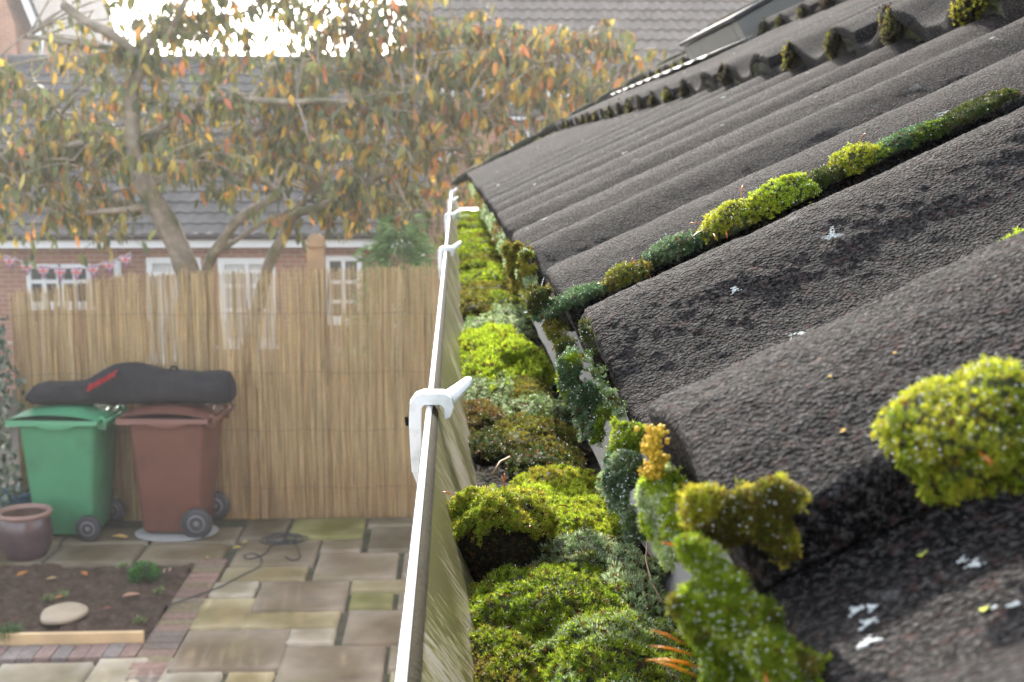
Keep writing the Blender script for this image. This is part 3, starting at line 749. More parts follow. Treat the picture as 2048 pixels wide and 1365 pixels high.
for i in range(6, 29):                                      # tufts where the second and third courses lap
    for k in (1, 2):
        Y = CREST0 + PER * (i + random.uniform(-.06, .06) - (3 if k == 1 else 0))
        if Y > YEND - .1 or random.random() < .2 or Y < .3: continue
        c = tile_pt(Y, -.003, k, -.017)
        f = 1 if Y > 1.4 else .9
        ex = [(c + np.array((random.uniform(-.002, .003), random.uniform(-.02, .02) * f, random.uniform(-.006, .010))), random.uniform(.002, .004), random.uniform(.003, .007) * f, random.uniform(.006, .011)) for _ in range(4)]
        cushion('moss_tuft', 'small dark moss tuft under an upper tile lap' if k == 1 else 'small moss tuft under the topmost visible tile lap', c, random.uniform(.003, .005), random.uniform(.008, .020) * f, random.uniform(.007, .018), random.choice(['dark', 'husk', 'husk', 'husk', 'olive']),
                sp=.0016 + .0009 * Y, L=.0022 + .0008 * Y, w=.0004 + .0002 * Y, K=5, dew=0, cover=-.9, sink=1., lump=.5, extra=ex, splay=(.2, .9), pals=random.choice(['gold', 'olive', None, None]), basemat=m_soilball, group='moss tufts under the second lap' if k == 1 else 'moss tufts under the third lap')
# orange bristles at the bottom edge
mb = MB()
for px, py, Y in ((1372, 1290, .2), (1385, 1310, .2), (1400, 1335, .19), (1392, 1352, .19), (1378, 1325, .2)):
    p = at(px, py, Y); d = nrm(np.array((-.85, random.uniform(-.2, .2), random.uniform(.1, .6))))
    mb.tube([p, p + d * .004, p + d * .0075 + np.array((0, 0, -.0006))], (.00016, .00022, .00005), 6, 0, (.70, .30, .015))
for a, b_, m_ in (((1462, 1035), (1425, 965), (1450, 1000)), ((1440, 1062), (1362, 1000), (1395, 1045)), ((1408, 1093), (1322, 1085), (1370, 1095))):
    P = [at(*a, .205), at(*m_, .203), at(*b_, .200)]
    t = np.linspace(0, 1, 9)[:, None]; pts = (1 - t) ** 2 * P[0] + 2 * t * (1 - t) * P[1] + t * t * P[2]
    mb.tube(pts, np.array((.00014, .00014, .00016, .00019, .00023, .00026, .00023, .00015, .00005)), 7, 0, (.75, .30, .012))
c = at(1400, 1090, .205); solid(mb, 'moss_stalks', m_seta, c, 'orange moss stalks sticking out over the pale moss beard and gutter', 'moss stalks')
# lichens
def lichen(label, pts, mat, r, name='lichen_patch', group=None, seed=0):
    mb = MB(); c0 = None; rnd = np.random.default_rng(seed)
    for px, py, hw in pts:
        c = on_tile(px, py, .0); c0 = c if c0 is None else c0; s = hw * c[1] / FPX
        r_ = r; n = max(8, int((s / r) ** 2 * 2.6)); a = rnd.uniform(0, 6.28, n); rr = s * np.sqrt(rnd.random(n)) * np.abs(.5 + .5 * np.cos(a * 3 + seed) + .3 * np.sin(a * 7))
        for ai, ri in zip(a, rr):
            ss = ri * math.cos(ai); Yq = c[1] + ri * math.sin(ai)
            base = c + np.array((CT, 0, ST)) * ss; base[1] = Yq
            base = base + TN * float(prof(Yq) - prof(c[1]) + seam_lift(Yq) - seam_lift(c[1]))
            k = 7; u = np.linspace(0, 6.28, k + 1)[:-1]; q = r * rnd.uniform(.3, .95); rings = []
            for f, hh in ((1.15, -.3), (1, .35), (.6, .6), (.1, .65)):
                rings.append(base + q * (np.outer(np.cos(u) * f * (1 + .45 * np.sin(u * 3 + ai)), (CT, 0, ST)) + np.outer(np.sin(u) * f * (1 + .3 * np.cos(u * 2 + ri * 9e3)), (0, 1, 0)) + hh * .38 * TN))
            mb.loops(rings)
    return solid(mb, name, mat, c0, label, 'lichen', group)
lichen('forked white lichen low on the nearest tile', [(1712, 1220, 22), (1745, 1215, 18), (1735, 1245, 24)], m_lichw, .00035, seed=1)
lichen('chunky white lichen just below the forked one', [(1738, 1282, 24), (1725, 1290, 14)], m_lichw, .00035, seed=2)
lichen('white lichen below the big moss ball at right', [(1950, 1128, 22), (1925, 1120, 14)], m_lichw, .00032, seed=3)
lichen('small white lichen near the right edge beside a green speck', [(2030, 1208, 16), (1988, 1215, 9)], m_lichw, .00032, seed=4)
lichen('yellow lichen speck left of the white patch below the big moss ball', [(1842, 1110, 12)], m_lichg, .0003, seed=5)
lichen('green and white lichen dot near the right edge', [(1968, 1218, 12)], m_lichg, .0003, seed=6)
lichen('branching white lichen in the hollow above the nearest roll', [(1590, 672, 20), (1604, 668, 8)], m_lichw, .0003, seed=7)
lichen('round white lichen on the second roll', [(1470, 580, 13)], m_lichw, .00035, seed=8)
lichen('faint white lichen beneath the golden cushion', [(1665, 470, 22)], m_lichw, .00022, seed=9)
lichen('white lichen scatter high on the second roll by the right edge', [(2028, 245, 22), (2005, 252, 10)], m_lichw, .0003, seed=10)
lichen('little ochre lichen dot on the nearest roll', [(1686, 862, 7)], m_lichy, .0003, seed=11)
lichen('pair of tiny ochre lichen specks on the nearest roll near the moss ball', [(1790, 706, 5), (1660, 752, 5)], m_lichy, .00022, seed=12)
lichen('pale lichen smear on the third roll', [(1395, 228, 16)], m_lichw, .0004, seed=13)
lichen('pale lichen trio on a far roll', [(1118, 300, 9), (1137, 296, 8), (1270, 320, 8)], m_lichw, .0006, seed=14)
mb = MB(); rnd = np.random.default_rng(4)                  # crusty yellow lichen on the nearest tile end
P = []
for _ in range(420):
    yy = rnd.uniform(-50, 50); P.append(at(1308 + rnd.normal(0, 9) + 7 * math.sin(yy * .12), 905 + yy, .2245 + rnd.normal(0, .0009)))
P = np.array(P); balls(mb, P, rnd.uniform(.00022, .00060, 420)); c = at(1308, 905, .2245)
for v in mb.V: v += fbm(v * 1500, 2, 2)[:, None] * np.array((.0003, .0002, .0004))
solid(mb, 'lichen_crust', m_lichy, c, 'crinkled golden yellow lichen crust on the end of the nearest tile', 'lichen')
# a thread of dew, twigs
mb = MB()
a_, b_ = at(1088, 555, .5), at(1048, 625, .56); t = np.linspace(0, 1, 9)[:, None]
pts = a_ + (b_ - a_) * t - np.array((0, 0, .004)) * (t * (1 - t)) * 4
mb.tube(pts, .00010, 4, 0); balls(mb, a_ + (b_ - a_) * np.linspace(.03, .97, 30)[:, None] - np.array((0, 0, .004)) * (np.linspace(.03, .97, 30) * (1 - np.linspace(.03, .97, 30)))[:, None] * 4, .0003, 0)
solid(mb, 'spider_thread', m_dew, a_, 'dew beaded spider thread from the third tile end to the eaves tray', 'spider thread')
m_twig = plain('dead_twig', (.28, .19, .10), .7, .3, 200)
mb = MB(); mb.tube([gpos(985, 950, .146), gpos(1000, 925, .145), gpos(1020, 915, .144)], .0007, 6); solid(mb, 'twig', m_twig, gpos(990, 940, .146), 'short brown twig lying on the wet silt in the gutter', 'twig')
mb = MB(); P = [gpos(1296, 1070, .13), gpos(1292, 1120, .135), gpos(1303, 1165, .138), gpos(1325, 1205, .14)]; mb.tube(P, .00035, 5); solid(mb, 'pine_needle', m_twig, P[0], 'thin dry stem leaning on the grey eaves tray', 'stem')

# ------------------------------------------------------------------ garden: ground, patio, bed
m_earth = plain('bare_earth', (.07, .055, .04), .9, .3, 3, .4, 30, .02)
m_joint = plain('mossy_mortar_joint', (.085, .075, .045), .85, .4, 9, .6, 60, .01, dirt=((.05, .07, .02), 5))
m_slab = slab_material()
m_soil = soil_material()
mb = MB(); mb.box(-160, 160, -60, 220, -1.4, -.72); structure(mb, 'far_ground', m_earth)
mb = MB(); mb.box(-14, 12, -14, 11.3, -.74, -.03); structure(mb, 'garden_ground', m_joint)
def gp(px, py): return on_z(px, py, 0.0)[:2]
mb = MB()
GREY, BUFF, PALE, GREEN, DARK, BROWN = (.33, .265, .205), (.42, .35, .21), (.52, .46, .39), (.27, .26, .085), (.20, .165, .115), (.28, .22, .155)
slabs = [ # xl, xr (along the lower edge), ytop, ybot, colour
 (85, 262, 1092, 1128, DARK), (268, 438, 1090, 1125, BROWN), (-120, 80, 1092, 1130, DARK), (300, 470, 1056, 1086, DARK), (120, 296, 1056, 1088, DARK), (-80, 116, 1056, 1090, DARK),
 (474, 566, 1040, 1078, DARK), (572, 726, 1037, 1075, GREEN), (732, 830, 1036, 1052, DARK), (732, 900, 1055, 1100, DARK),
 (456, 628, 1082, 1131, BROWN), (437, 610, 1134, 1161, BUFF), (636, 722, 1080, 1103, GREY), (622, 794, 1106, 1157, GREY), (800, 860, 1104, 1154, GREY),
 (413, 508, 1165, 1193, PALE), (374, 490, 1197, 1258, BUFF), (497, 690, 1163, 1221, GREY), (697, 850, 1160, 1182, BUFF), (694, 786, 1186, 1216, GREEN), (792, 900, 1186, 1216, GREY),
 (478, 674, 1224, 1257, BUFF), (680, 880, 1220, 1288, GREY),
 (330, 560, 1261, 1341, GREY), (566, 668, 1258, 1290, PALE), (540, 764, 1294, 1378, GREY), (772, 880, 1292, 1340, GREY),
 (290, 424, 1345, 1400, PALE), (430, 534, 1345, 1400, BUFF), (150, 312, 1318, 1388, PALE), (-60, 140, 1328, 1400, PALE), (772, 880, 1344, 1400, BUFF),
]
for xl, xr, yt, yb, c in slabs:
    a, b_ = gp(xl, yb), gp(xr, yb); t_ = gp((xl + xr) / 2, yt)
    y0, y1 = (a[1] + b_[1]) / 2 + .006, t_[1] - .006
    if xl < 330 and yb > 1310: pass
    c = np.array(c) * np.array((.74, .735, .66)) * random.uniform(.9, 1.1); h = random.uniform(-.003, .003)
    nx, ny = 14, 10
    gx, gy = np.meshgrid(np.linspace(a[0] + .006, b_[0] - .006, nx), np.linspace(y0, y1, ny))
    q = np.stack([gx, gy, gx * 0], -1); z = fbm(q.reshape(-1, 3) * 5, 6, 3).reshape(gx.shape) * .004 + h + .006
    edge = np.minimum.reduce([np.arange(nx)[None] + 0 * gy, (nx - 1 - np.arange(nx))[None] + 0 * gy, np.arange(ny)[:, None] + 0 * gx, (ny - 1 - np.arange(ny))[:, None] + 0 * gx])
    z = np.where(edge == 0, -.035, z)
    q[..., 2] = z
    ex = np.where(edge == 0, 0, 0)
    gx1 = np.sort(np.concatenate([[gx[0, 0], gx[0, 0] + .008], np.linspace(gx[0, 0] + .05, gx[0, -1] - .05, nx - 4), [gx[0, -1] - .008, gx[0, -1]]]))
    gy1 = np.sort(np.concatenate([[y0, y0 + .008], np.linspace(y0 + .04, y1 - .04, ny - 4), [y1 - .008, y1]]))
    q[..., 0] = gx1[None] + (random.uniform(-.01, .01)) * ((q[..., 1] - y0)); q[..., 1] = gy1[:, None]
    mottle = fbm(q.reshape(-1, 3) * 3.2 + 7, 12, 3)[:, None]
    mid = np.clip(1 - ((np.linspace(-1, 1, nx)[None] ** 2 + np.linspace(-1, 1, ny)[:, None] ** 2) * .75) + .55 * mottle.reshape(gx.shape), 0, 1)[..., None]   # darker middles, paler rims
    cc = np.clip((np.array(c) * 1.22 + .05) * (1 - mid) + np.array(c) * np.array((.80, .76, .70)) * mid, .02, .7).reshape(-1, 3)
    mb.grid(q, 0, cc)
for iy in range(16):                                            # the rest of the yard, out of this view
    for ix in range(22):
        x, y = -6.3 + ix * .62, -2.5 + iy * .62
        if y > 6.4: continue
        mb.box(x + .006, x + .612, y + .006, y + .612, -.04, .004, 0, np.array(random.choice([GREY, BUFF, PALE, BROWN])))
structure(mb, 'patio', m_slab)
# soil bed, brick edging, timber edge
pa, pb, pc = gp(389, 1134), gp(292, 1282), gp(0, 1302)
sx0, sx1, sy0, sy1 = -5.2, (pa[0] + pb[0]) / 2, pb[1], gp(200, 1134)[1]
gx, gy = np.meshgrid(np.linspace(sx0, sx1, 220), np.linspace(sy0, sy1, 120)); q = np.stack([gx, gy, gx * 0], -1)
q[..., 2] = fbm(q.reshape(-1, 3) * 4, 2, 4).reshape(gx.shape) * .022 + fbm(q.reshape(-1, 3) * 14, 4, 3).reshape(gx.shape) * .024 + .005
mb = MB(); mb.grid(q); structure(mb, 'soil_bed', m_soil)
m_paver = attrmat('brick_paver', .75, 0, .3, .35, 30)
mb = MB(); bx0, bx1 = sx1 + .004, sx1 + .225; y = 6.3
while y < sy1 + .02:
    c = np.array(random.choice([(.26, .17, .13), (.22, .17, .12), (.20, .16, .13), (.24, .19, .11), (.30, .19, .15)])) * random.uniform(.8, 1.15)
    mb.box(bx0, bx1, y + .004, y + .100, -.03, .006 + random.uniform(-.003, .003), 0, c); y += .104
x = sx1 - .006
while x > -5.2:
    c = np.array(random.choice([(.30, .21, .18), (.27, .23, .21), (.33, .22, .18)])) * random.uniform(.85, 1.15)
    mb.box(x - .098, x, sy0 - .27, sy0 - .055, -.03, .006 + random.uniform(-.003, .003), 0, c); x -= .104
structure(mb, 'brick_edging', m_paver)
m_pine = plain('new_timber', (.62, .44, .24), .6, .15, 5, .2, 40, .004)
mb = MB(); mb.box(-5.2, sx1 - .01, sy0 - .045, sy0 - .008, -.04, .075); o = solid(mb, 'timber_board', m_pine, (0, sy0 - .02, 0.0), 'pale new timber board edging the near side of the soil bed', 'board', bevel=.006)

# ------------------------------------------------------------------ reed screen
FY = gp(600, 1031)[1]
m_reed = attrmat('reed_canes', .75, .12, .15, .2, 60)
m_wire = plain('binding_wire', (.12, .10, .08), .6, .1)
mb = MB(); x = at(22, 600, FY)[0]; XL = x
def top_h(x):
    px = 910 + (x / FY) * FPX
    t = np.interp(px, (0, 30, 150, 260, 480, 900), (585, 582, 566, 546, 540, 530))
    return CH - (t - 318) / FPX * FY * 1.0
jr = np.random.default_rng(3)
for layer in range(5):
    x = XL
    while x < 3.6:
        x += random.uniform(.0026, .0062) if layer < 2 else random.uniform(.004, .009)
        ht = top_h(x) + random.gauss(0, .018) - (0 if layer == 0 else random.uniform(.0, .6) if layer == 1 else random.uniform(.75, 1.1))
        ppx = 910 + x / FY * FPX
        if layer < 2 and (648 < ppx < 732 or 436 < ppx < 556) and random.random() < .40: ht = random.uniform(.9, 1.5)   # broken canes
        if random.random() < .012: ht += random.uniform(.0, .05)
        r = random.uniform(.0022, .0036); n = 9; z = np.linspace(-.03, ht, n)
        P = np.stack([x + jr.normal(0, .012) * z / 2 + jr.normal(0, .0018, n), np.full(n, FY + layer * .010) + jr.normal(0, .003) + .02 * np.sin(x * 2.1), z], -1)
        b_ = jr.random(); c = np.array((.66, .475, .23)) * (1 - b_) + np.array((.84, .66, .37)) * b_
        if jr.random() < .10: c = np.array((.36, .21, .09))
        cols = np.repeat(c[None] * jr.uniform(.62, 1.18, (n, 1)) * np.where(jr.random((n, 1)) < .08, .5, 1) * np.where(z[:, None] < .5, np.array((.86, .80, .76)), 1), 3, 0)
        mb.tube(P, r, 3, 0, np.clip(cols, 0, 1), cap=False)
scr = mb.build('reed_screen', m_reed, None, (0, FY, 0), (0, FY, 0)); tag(scr, 'tall tan reed screen fence behind the wheelie bins', 'fence')
mb = MB()
for z in (.25, .75, 1.25, 1.75):
    xs = np.linspace(XL, 3.6, 60); mb.tube(np.stack([xs, np.full(60, FY - .012) + .02 * np.sin(xs * 2.1), z + .008 * np.sin(xs * 9)], -1), .0012, 4)
mb.build('binding_wire', m_wire, scr, (0, FY, 0))
m_post = plain('fence_post_wood', (.33, .215, .115), .7, .2, 7, .2, 40, .004)
def postpx(px, py, Y): return at(px, py, Y)
# round capped post behind the screen
p = at(632, 488, FY + .16); mb = MB()
mb.box(-.072, .072, -.06, .06, 0, p[2] - .03)
mb.lathe([(.085, p[2] - .03), (.09, p[2] - .01), (.075, p[2] + .0), (.082, p[2] + .03), (.07, p[2] + .06), (.035, p[2] + .085), (.002, p[2] + .09)], k=18)
mb.build('t', m_post, None)  # renamed below
o = bpy.data.objects['t']; o.name = 'fence_post'; o.location = (p[0], FY + .16, 0); tag(o, 'honey brown wooden post with a rounded cap rising behind the reed screen', 'post')

# ------------------------------------------------------------------ wheelie bins
m_black = plain('black_rubber', (.035, .035, .038), .6, .15, 20)
m_hub = plain('grey_hub', (.16, .16, .17), .5, .1)
def wheelie_bin(label, loc, rotz, col, big):
    t = thing('wheelie_bin', label, 'wheelie bin', loc, rotz, 'wheelie bins along the reed screen')
    m = plain(t.name + '_plastic', col, .42, .07, 4, .12, 200, .001, dirt=(tuple(x * .75 for x in col), 3))
    m2 = plain(t.name + '_lid_plastic', tuple(min(1, x * 1.15) for x in col), .4, .06, 4)
    # front of the bin looks along -x, wheels at +x; y is the width
    rings = []
    for z, xa, xb, w in ((.03, -.25, .20, .21), (.05, -.262, .215, .222), (.40, -.285, .245, .245), (.86, -.32, .285, .275), (.93, -.325, .29, .28), (.94, -.345, .31, .295), (.975, -.345, .31, .295)):
        r = .045; k = []
        for cx, cy, a0 in ((xb - r, w - r, 0), (xa + r, w - r, 90), (xa + r, -w + r, 180), (xb - r, -w + r, 270)):
            for a in np.linspace(a0, a0 + 90, 5): k.append((cx + r * math.cos(R(a)), cy + r * math.sin(R(a)), z))
        rings.append(k)
    mb = MB(); mb.loops(rings); body = mb.build('body', m, t, bevel=.004)
    mb = MB(); mb.box(.28, .345, -.2, .2, .90, .935); mb.tube([(.36, -.23, .945), (.36, .23, .945)], .016, 10)
    for s in (-.2, .0, .2): mb.box(.29, .365, s - .012, s + .012, .90, .955)
    mb.build('rear_handle', m, t, bevel=.004)
    # domed lid with a raised rib panel and a lip
    mb = MB(); nx, ny = 22, 14
    gx, gy = np.meshgrid(np.linspace(-.40, .335, nx), np.linspace(-.312, .312, ny), indexing='ij')
    u = (gx + .4) / .735; v = gy / .312
    z = .985 + .075 * np.sin(np.pi * np.clip(u, 0, 1)) ** .7 * (1 - .35 * v ** 2) + .012 * (np.abs(v) < .62) * (u > .14) * (u < .8)
    bow = -.02 * (1 - v ** 2)
    P = np.stack([gx + bow * (u < .06), gy, z], -1); mb.grid(P)
    mb.loops([[(-.40, -.312, .99), (.335, -.312, .99), (.335, .312, .99), (-.40, .312, .99)], [(-.405, -.318, .94), (.335, -.318, .955), (.335, .318, .955), (-.405, .318, .94)], [(-.385, -.30, .94), (.33, -.30, .955), (.33, .30, .955), (-.385, .30, .94)]], cap=False, smooth=False)
    for s in (-1, 1):
        a = np.linspace(-.16, .16, 9); mb.prism([(x, .945 - .028 * math.cos(x / .16 * math.pi / 2)) for x in a] + [(.16, .96), (-.16, .96)], s * .305, s * .317, 'y')
    lid = mb.build('lid', m2, t)
    mb = MB()
    for s in (-1, 1): mb.tube([(.30, s * .22, .98), (.34, s * .22, 1.0), (.375, s * .22, .97)], .014, 8)
    mb.tube([(.37, -.26, .975), (.37, .26, .975)], .011, 8); mb.build('hinge', m2, lid)
    rw_ = .125 if big else .105
    mb = MB(); mb.tube([(.205, -.27, rw_), (.205, .27, rw_)], .013, 8); mb.build('axle', m_hub, t)
    for s in (-1, 1):
        mb = MB(); mb.lathe([(rw_ * .62, -.024), (rw_ * .93, -.026), (rw_, -.016), (rw_, .016), (rw_ * .93, .026), (rw_ * .62, .024)], (.205, s * .262, rw_), 36, 0, 'y')
        wh = mb.build('wheel', m_black, t)
        mb = MB(); mb.lathe([(rw_ * .60, -.018), (rw_ * .58, -.026), (rw_ * .2, -.020), (rw_ * .16, -.032), (.004, -.033), (.004, .033), (rw_ * .16, .032), (rw_ * .2, .02), (rw_ * .58, .026), (rw_ * .60, .018)], (.205, s * .262, rw_), 24, 0, 'y')
        mb.build('hub', m_hub, wh)
    return t
gb = on_z(128, 1079, 0); bb = on_z(352, 1070, 0)
def binat(px, py, dy):
    p = on_z(px, py, 0); return (p[0], p[1] + dy, .005)
GB = binat(137, 1081, .24); BB = binat(352, 1076, .24)
wheelie_bin('green plastic wheelie bin with a domed lid beside the glazed pot', GB, R(-6), (.065, .255, .125), False)
wheelie_bin('brown plastic wheelie bin with large dark wheels', BB, R(-5), (.150, .060, .040), True)
mb = MB(); mb.lathe([(.02, .004), (.30, .004), (.33, .010), (.335, .022), (.32, .024), (.29, .014), (.02, .012)], k=30)
o = mb.build('plant_tray', plain('pale_tray', (.42, .43, .42), .5, .1), None, None, (BB[0] - .02, BB[1] - .12, .008)); o.scale = (1.0, .8, .4); tag(o, 'shallow pale tray lying partly under the brown bin', 'tray')
# ------------------------------------------------------------------ black bag lying over both bins
m_bag = plain('black_nylon', (.030, .029, .032), .9, .25, 5, .6, 26, .02, spec=.1)
m_red = plain('red_print', (.55, .02, .03), .6, .1)
prof_px = [(62, 788, 800), (70, 768, 806), (95, 765, 806), (160, 763, 806), (195, 748, 807), (225, 728, 808), (262, 721, 806), (300, 730, 806), (335, 740, 805), (400, 744, 805), (450, 742, 806), (464, 748, 804), (468, 770, 796)]
by = GB[1] + .02; rings = []; pxs = np.array([q[0] for q in prof_px], float)
xs = np.concatenate([np.linspace(60, 74, 6), np.linspace(80, 455, 60), np.linspace(458, 469, 5)])
tops = np.interp(xs, pxs, [q[1] for q in prof_px]); bots = np.interp(xs, pxs, [q[2] for q in prof_px])
ker = np.ones(3) / 3; tops = np.concatenate([tops[:1], np.convolve(tops, ker, 'valid'), tops[-1:]])
for x, tt, bt in zip(xs, tops, bots):
    T, B = at(x, tt, by), at(x, bt, by); hh = (T[2] - B[2]) / 2; c = (T + B) / 2
    dp = .17 * (1 if 72 < x < 460 else .6) * (1 + .15 * math.sin(x * .02))
    a = np.linspace(0, 2 * np.pi, 33)[:-1]
    ca, sa = np.cos(a), np.sin(a)
    rings.append(c + np.stack([0 * a, dp * np.sign(ca) * np.abs(ca) ** .75, hh * np.sign(sa) * np.abs(sa) ** .7], -1))
rings = np.array(rings); sh = rings.shape; q = rings.reshape(-1, 3)
f = fbm(q * np.array((3.5, 5, 7)), 41, 3); rings = (q + np.stack([0 * f, -.016 * f, .014 * f], -1)).reshape(sh)
folds = np.sin(q[:, 0] * 26 + q[:, 2] * 30 + 3 * fbm(q * 4, 9, 2)).reshape(sh[:2]); rings[..., 1] -= .006 * folds; rings[..., 2] += .004 * folds
bag = thing('storage_bag', 'long black fabric bag with slanted red lettering lying across both wheelie bins', 'bag', tuple(at(265, 800, by)))
BO = np.array(bag.location)
mb = MB(); mb.loops(rings); mb.build('body', m_bag, bag, BO)
mb = MB(); mb.tube([at(338, 744, by - .05), at(344, 734, by - .05), at(354, 735, by - .05), at(358, 745, by - .05)], .012, 8); mb.build('carry_loop', m_bag, bag, BO)
mb = MB(); mb.tube([at(458, 800, by - .12), at(466, 812, by - .13), at(462, 822, by - .14)], .008, 6); mb.build('drawcord', m_bag, bag, BO)
mb = MB(); rnd = random.Random(3)                            # a slanted line of red letters, too soft to spell
n = 11
Q0, Q1 = np.array((174, 783.)), np.array((231, 751.)); dv = (Q1 - Q0); ln = np.linalg.norm(dv); dv /= ln; up2 = np.array((dv[1], -dv[0])) * 1.0
surf_y = by - .185
def lp(a, b): 
    p2 = Q0 + dv * a * ln + np.array((.35, -.94)) * b * 10.5; return at(p2[0], p2[1], surf_y)
def stroke(a0, b0, a1, b1, w=.018):
    w1 = w; A, B_ = lp(a0, b0), lp(a1, b1); d = nrm(B_ - A); n_ = np.cross(d, (0, 1, 0)) * .0055
    V = [A - n_, A + n_, B_ + n_, B_ - n_]; V = V + [v + np.array((0, .006, 0)) for v in V]
    mb.add(V, [(0, 1, 2, 3), (7, 6, 5, 4), (0, 4, 5, 1), (1, 5, 6, 2), (2, 6, 7, 3), (3, 7, 4, 0)])
for i in range(n):
    a = i / n; w = .72 / n; k = rnd.randrange(5); hgt = 1.25 if i == 0 else 1.0
    stroke(a, 0, a, hgt)
    if k in (0, 1, 2): stroke(a, hgt, a + w, hgt)
    if k in (0, 3, 1): stroke(a, 0, a + w, 0)
    if k in (1, 2, 4): stroke(a, .5, a + w, .5)
    if k in (2, 3, 4): stroke(a + w, 0, a + w, hgt)
mb.build('lettering', m_red, bag, BO)

# ------------------------------------------------------------------ pot, bucket, soil bed things
m_pot = plain('purple_glaze', (.085, .055, .060), .22, .25, 7, spec=.6); m_pot2 = plain('clay_rim', (.27, .16, .125), .45, .15, 12); m_ptsoil = plain('pot_inside', (.13, .08, .055), .8, .3, 10)
pp = on_z(38, 1128, 0); pp[1] += .17; t = thing('plant_pot', 'round glazed purple brown pot standing in front of the green bin', 'pot', tuple(pp))
mb = MB(); mb.lathe([(.12, 0), (.15, .01), (.19, .09), (.205, .18), (.20, .26), (.186, .325), (.18, .335)], k=40, cap=False); mb.lathe([(.001, .012), (.13, .012)], k=40, cap=False); mb.build('body', m_pot, t)
mb = MB(); mb.lathe([(.182, .330), (.204, .338), (.210, .352), (.204, .368), (.190, .372), (.176, .366), (.172, .34)], k=40, cap=False); mb.build('rim', m_pot2, t)
mb = MB(); mb.lathe([(.176, .362), (.182, .30), (.18, .2), (.001, .19)], k=40, cap=False); mb.build('inside', m_ptsoil, t)
p = on_z(6, 1062, 0); p[1] += .25; mb = MB(); mb.lathe([(.14, 0), (.15, .02), (.185, .24), (.20, .25), (.20, .27), (.185, .272), (.18, .24), (.145, .03), (.002, .03)], k=30, cap=False)
solid(mb, 'bucket', plain('blue_plastic', (.09, .22, .38), .4, .1), (0, 0, 0), 'blue plastic bucket just visible behind the glazed pot', 'bucket').location = tuple(p)
p = on_z(127, 1222, .042); mb = MB(); a = np.linspace(0, 6.283, 37)[:-1]; rr = .148 * (1 + .03 * np.sin(3 * a + 1) + .02 * np.sin(5 * a))
rings = [np.stack([rr * f * np.cos(a), rr * f * np.sin(a) * 1.25, np.full(36, z)], -1) for f, z in ((.2, -.03), (1, -.03), (1.0, -.018), (.99, -.008), (.97, -.004), (.5, -.002), (.02, -.002))]
mb.loops(rings); solid(mb, 'stepping_stone', plain('buff_stone', (.42, .34, .24), .75, .12, 6, .3, 60, .004), (0, 0, 0), 'flat round buff stepping stone lying on the soil bed', 'stone').location = tuple(p)
m_leaf = attrmat('green_leaves', .5, .3, .3, .2, 40)
def leafset(mb, P, D, L, w, colr, droop=.2, mat=0, jit=.25, fold=.0):
    """pointed leaves from P along D"""
    n = len(P); D = nrm(D); L = np.broadcast_to(L, (n,)); w = np.broadcast_to(w, (n,))
    sd = nrm(np.cross(D, rng.normal(0, 1, (n, 3)))); up = np.cross(sd, D); dz = np.array((0, 0, -1.)) * droop
    V = []
    for f, ww in ((0, .05), (.3, .85), (.62, .8)):
        c = P + D * (L * f)[:, None] + dz * (L * f * f)[:, None] + up * (fold * L * f * (1 - f))[:, None]
        V += [c - sd * (w * ww * .5)[:, None], c + sd * (w * ww * .5)[:, None]]
    V.append(P + D * L[:, None] + dz * L[:, None])
    V = np.stack(V, 1); b = (np.arange(n) * 7)[:, None]
    C = np.repeat(np.clip(np.broadcast_to(colr, (n, 3)) * rng.uniform(1 - jit, 1 + jit, (n, 1)), 0, 1), 7, 0)
    Q = np.concatenate([b + np.array((0, 1, 3, 2)), b + np.array((2, 3, 5, 4))]); T = b + np.array((4, 5, 6))
    o0 = mb.n; mb.add(V.reshape(-1, 3), Q, mat, C, True); mb.F.append(T + o0); mb.M.append(np.full(n, mat)); mb.S.append(np.full(n, True))
def tuft(name, label, p, r, h, n, cols, L, w, cat='plant', droop=.3, up=.8):
    mb = MB(); a = rng.uniform(0, 6.28, n); rr = r * np.sqrt(rng.random(n)); z = rng.random(n) * h
    P = np.stack([rr * np.cos(a) * .7, rr * np.sin(a) * .7, z * (1 - .5 * (rr / r) ** 2)], -1) + np.array((0, 0, .01))
    D = np.stack([np.cos(a) * rng.uniform(.3, 1, n), np.sin(a) * rng.uniform(.3, 1, n), rng.uniform(.2, 1.2, n) * up], -1)
    leafset(mb, P, D, L * rng.uniform(.7, 1.2, n), w, np.array(cols)[rng.integers(0, len(cols), n)], droop)
    for k in range(5): mb.tube([(0, 0, 0), (r * .4 * math.cos(k * 1.26), r * .4 * math.sin(k * 1.26), h * .7)], .004, 4, 0, (.06, .09, .02))
    o = mb.build(name, m_leaf, None, None, tuple(p)); return tag(o, label, cat)
GRN = [(.05, .19, .025), (.07, .24, .03), (.035, .13, .02)]
tuft('parsley_plant', 'bright green bushy herb growing in the soil bed', on_z(290, 1162, .01), .13, .13, 420, GRN, .05, .018)
tuft('grass_tuft', 'grass tuft at the near left corner of the soil bed', on_z(12, 1282, .01), .10, .05, 220, [(.06, .14, .03), (.09, .17, .05)], .13, .007, 'grass tuft', .5, 2.0)
for lab, px, py in (('tiny weed in the soil near the timber board', 280, 1248), ('pale weed seedling beside the green herb', 246, 1138), ('little weed behind the stepping stone', 124, 1196), ('small weed by the brick edging', 318, 1188), ('seedling left of the stepping stone', 96, 1204)):
    tuft('weed', lab, on_z(px, py, .01), .045, .03, 34, [(.22, .27, .10), (.16, .24, .08)], .035, .016)['group'] = 'weeds in the soil bed'
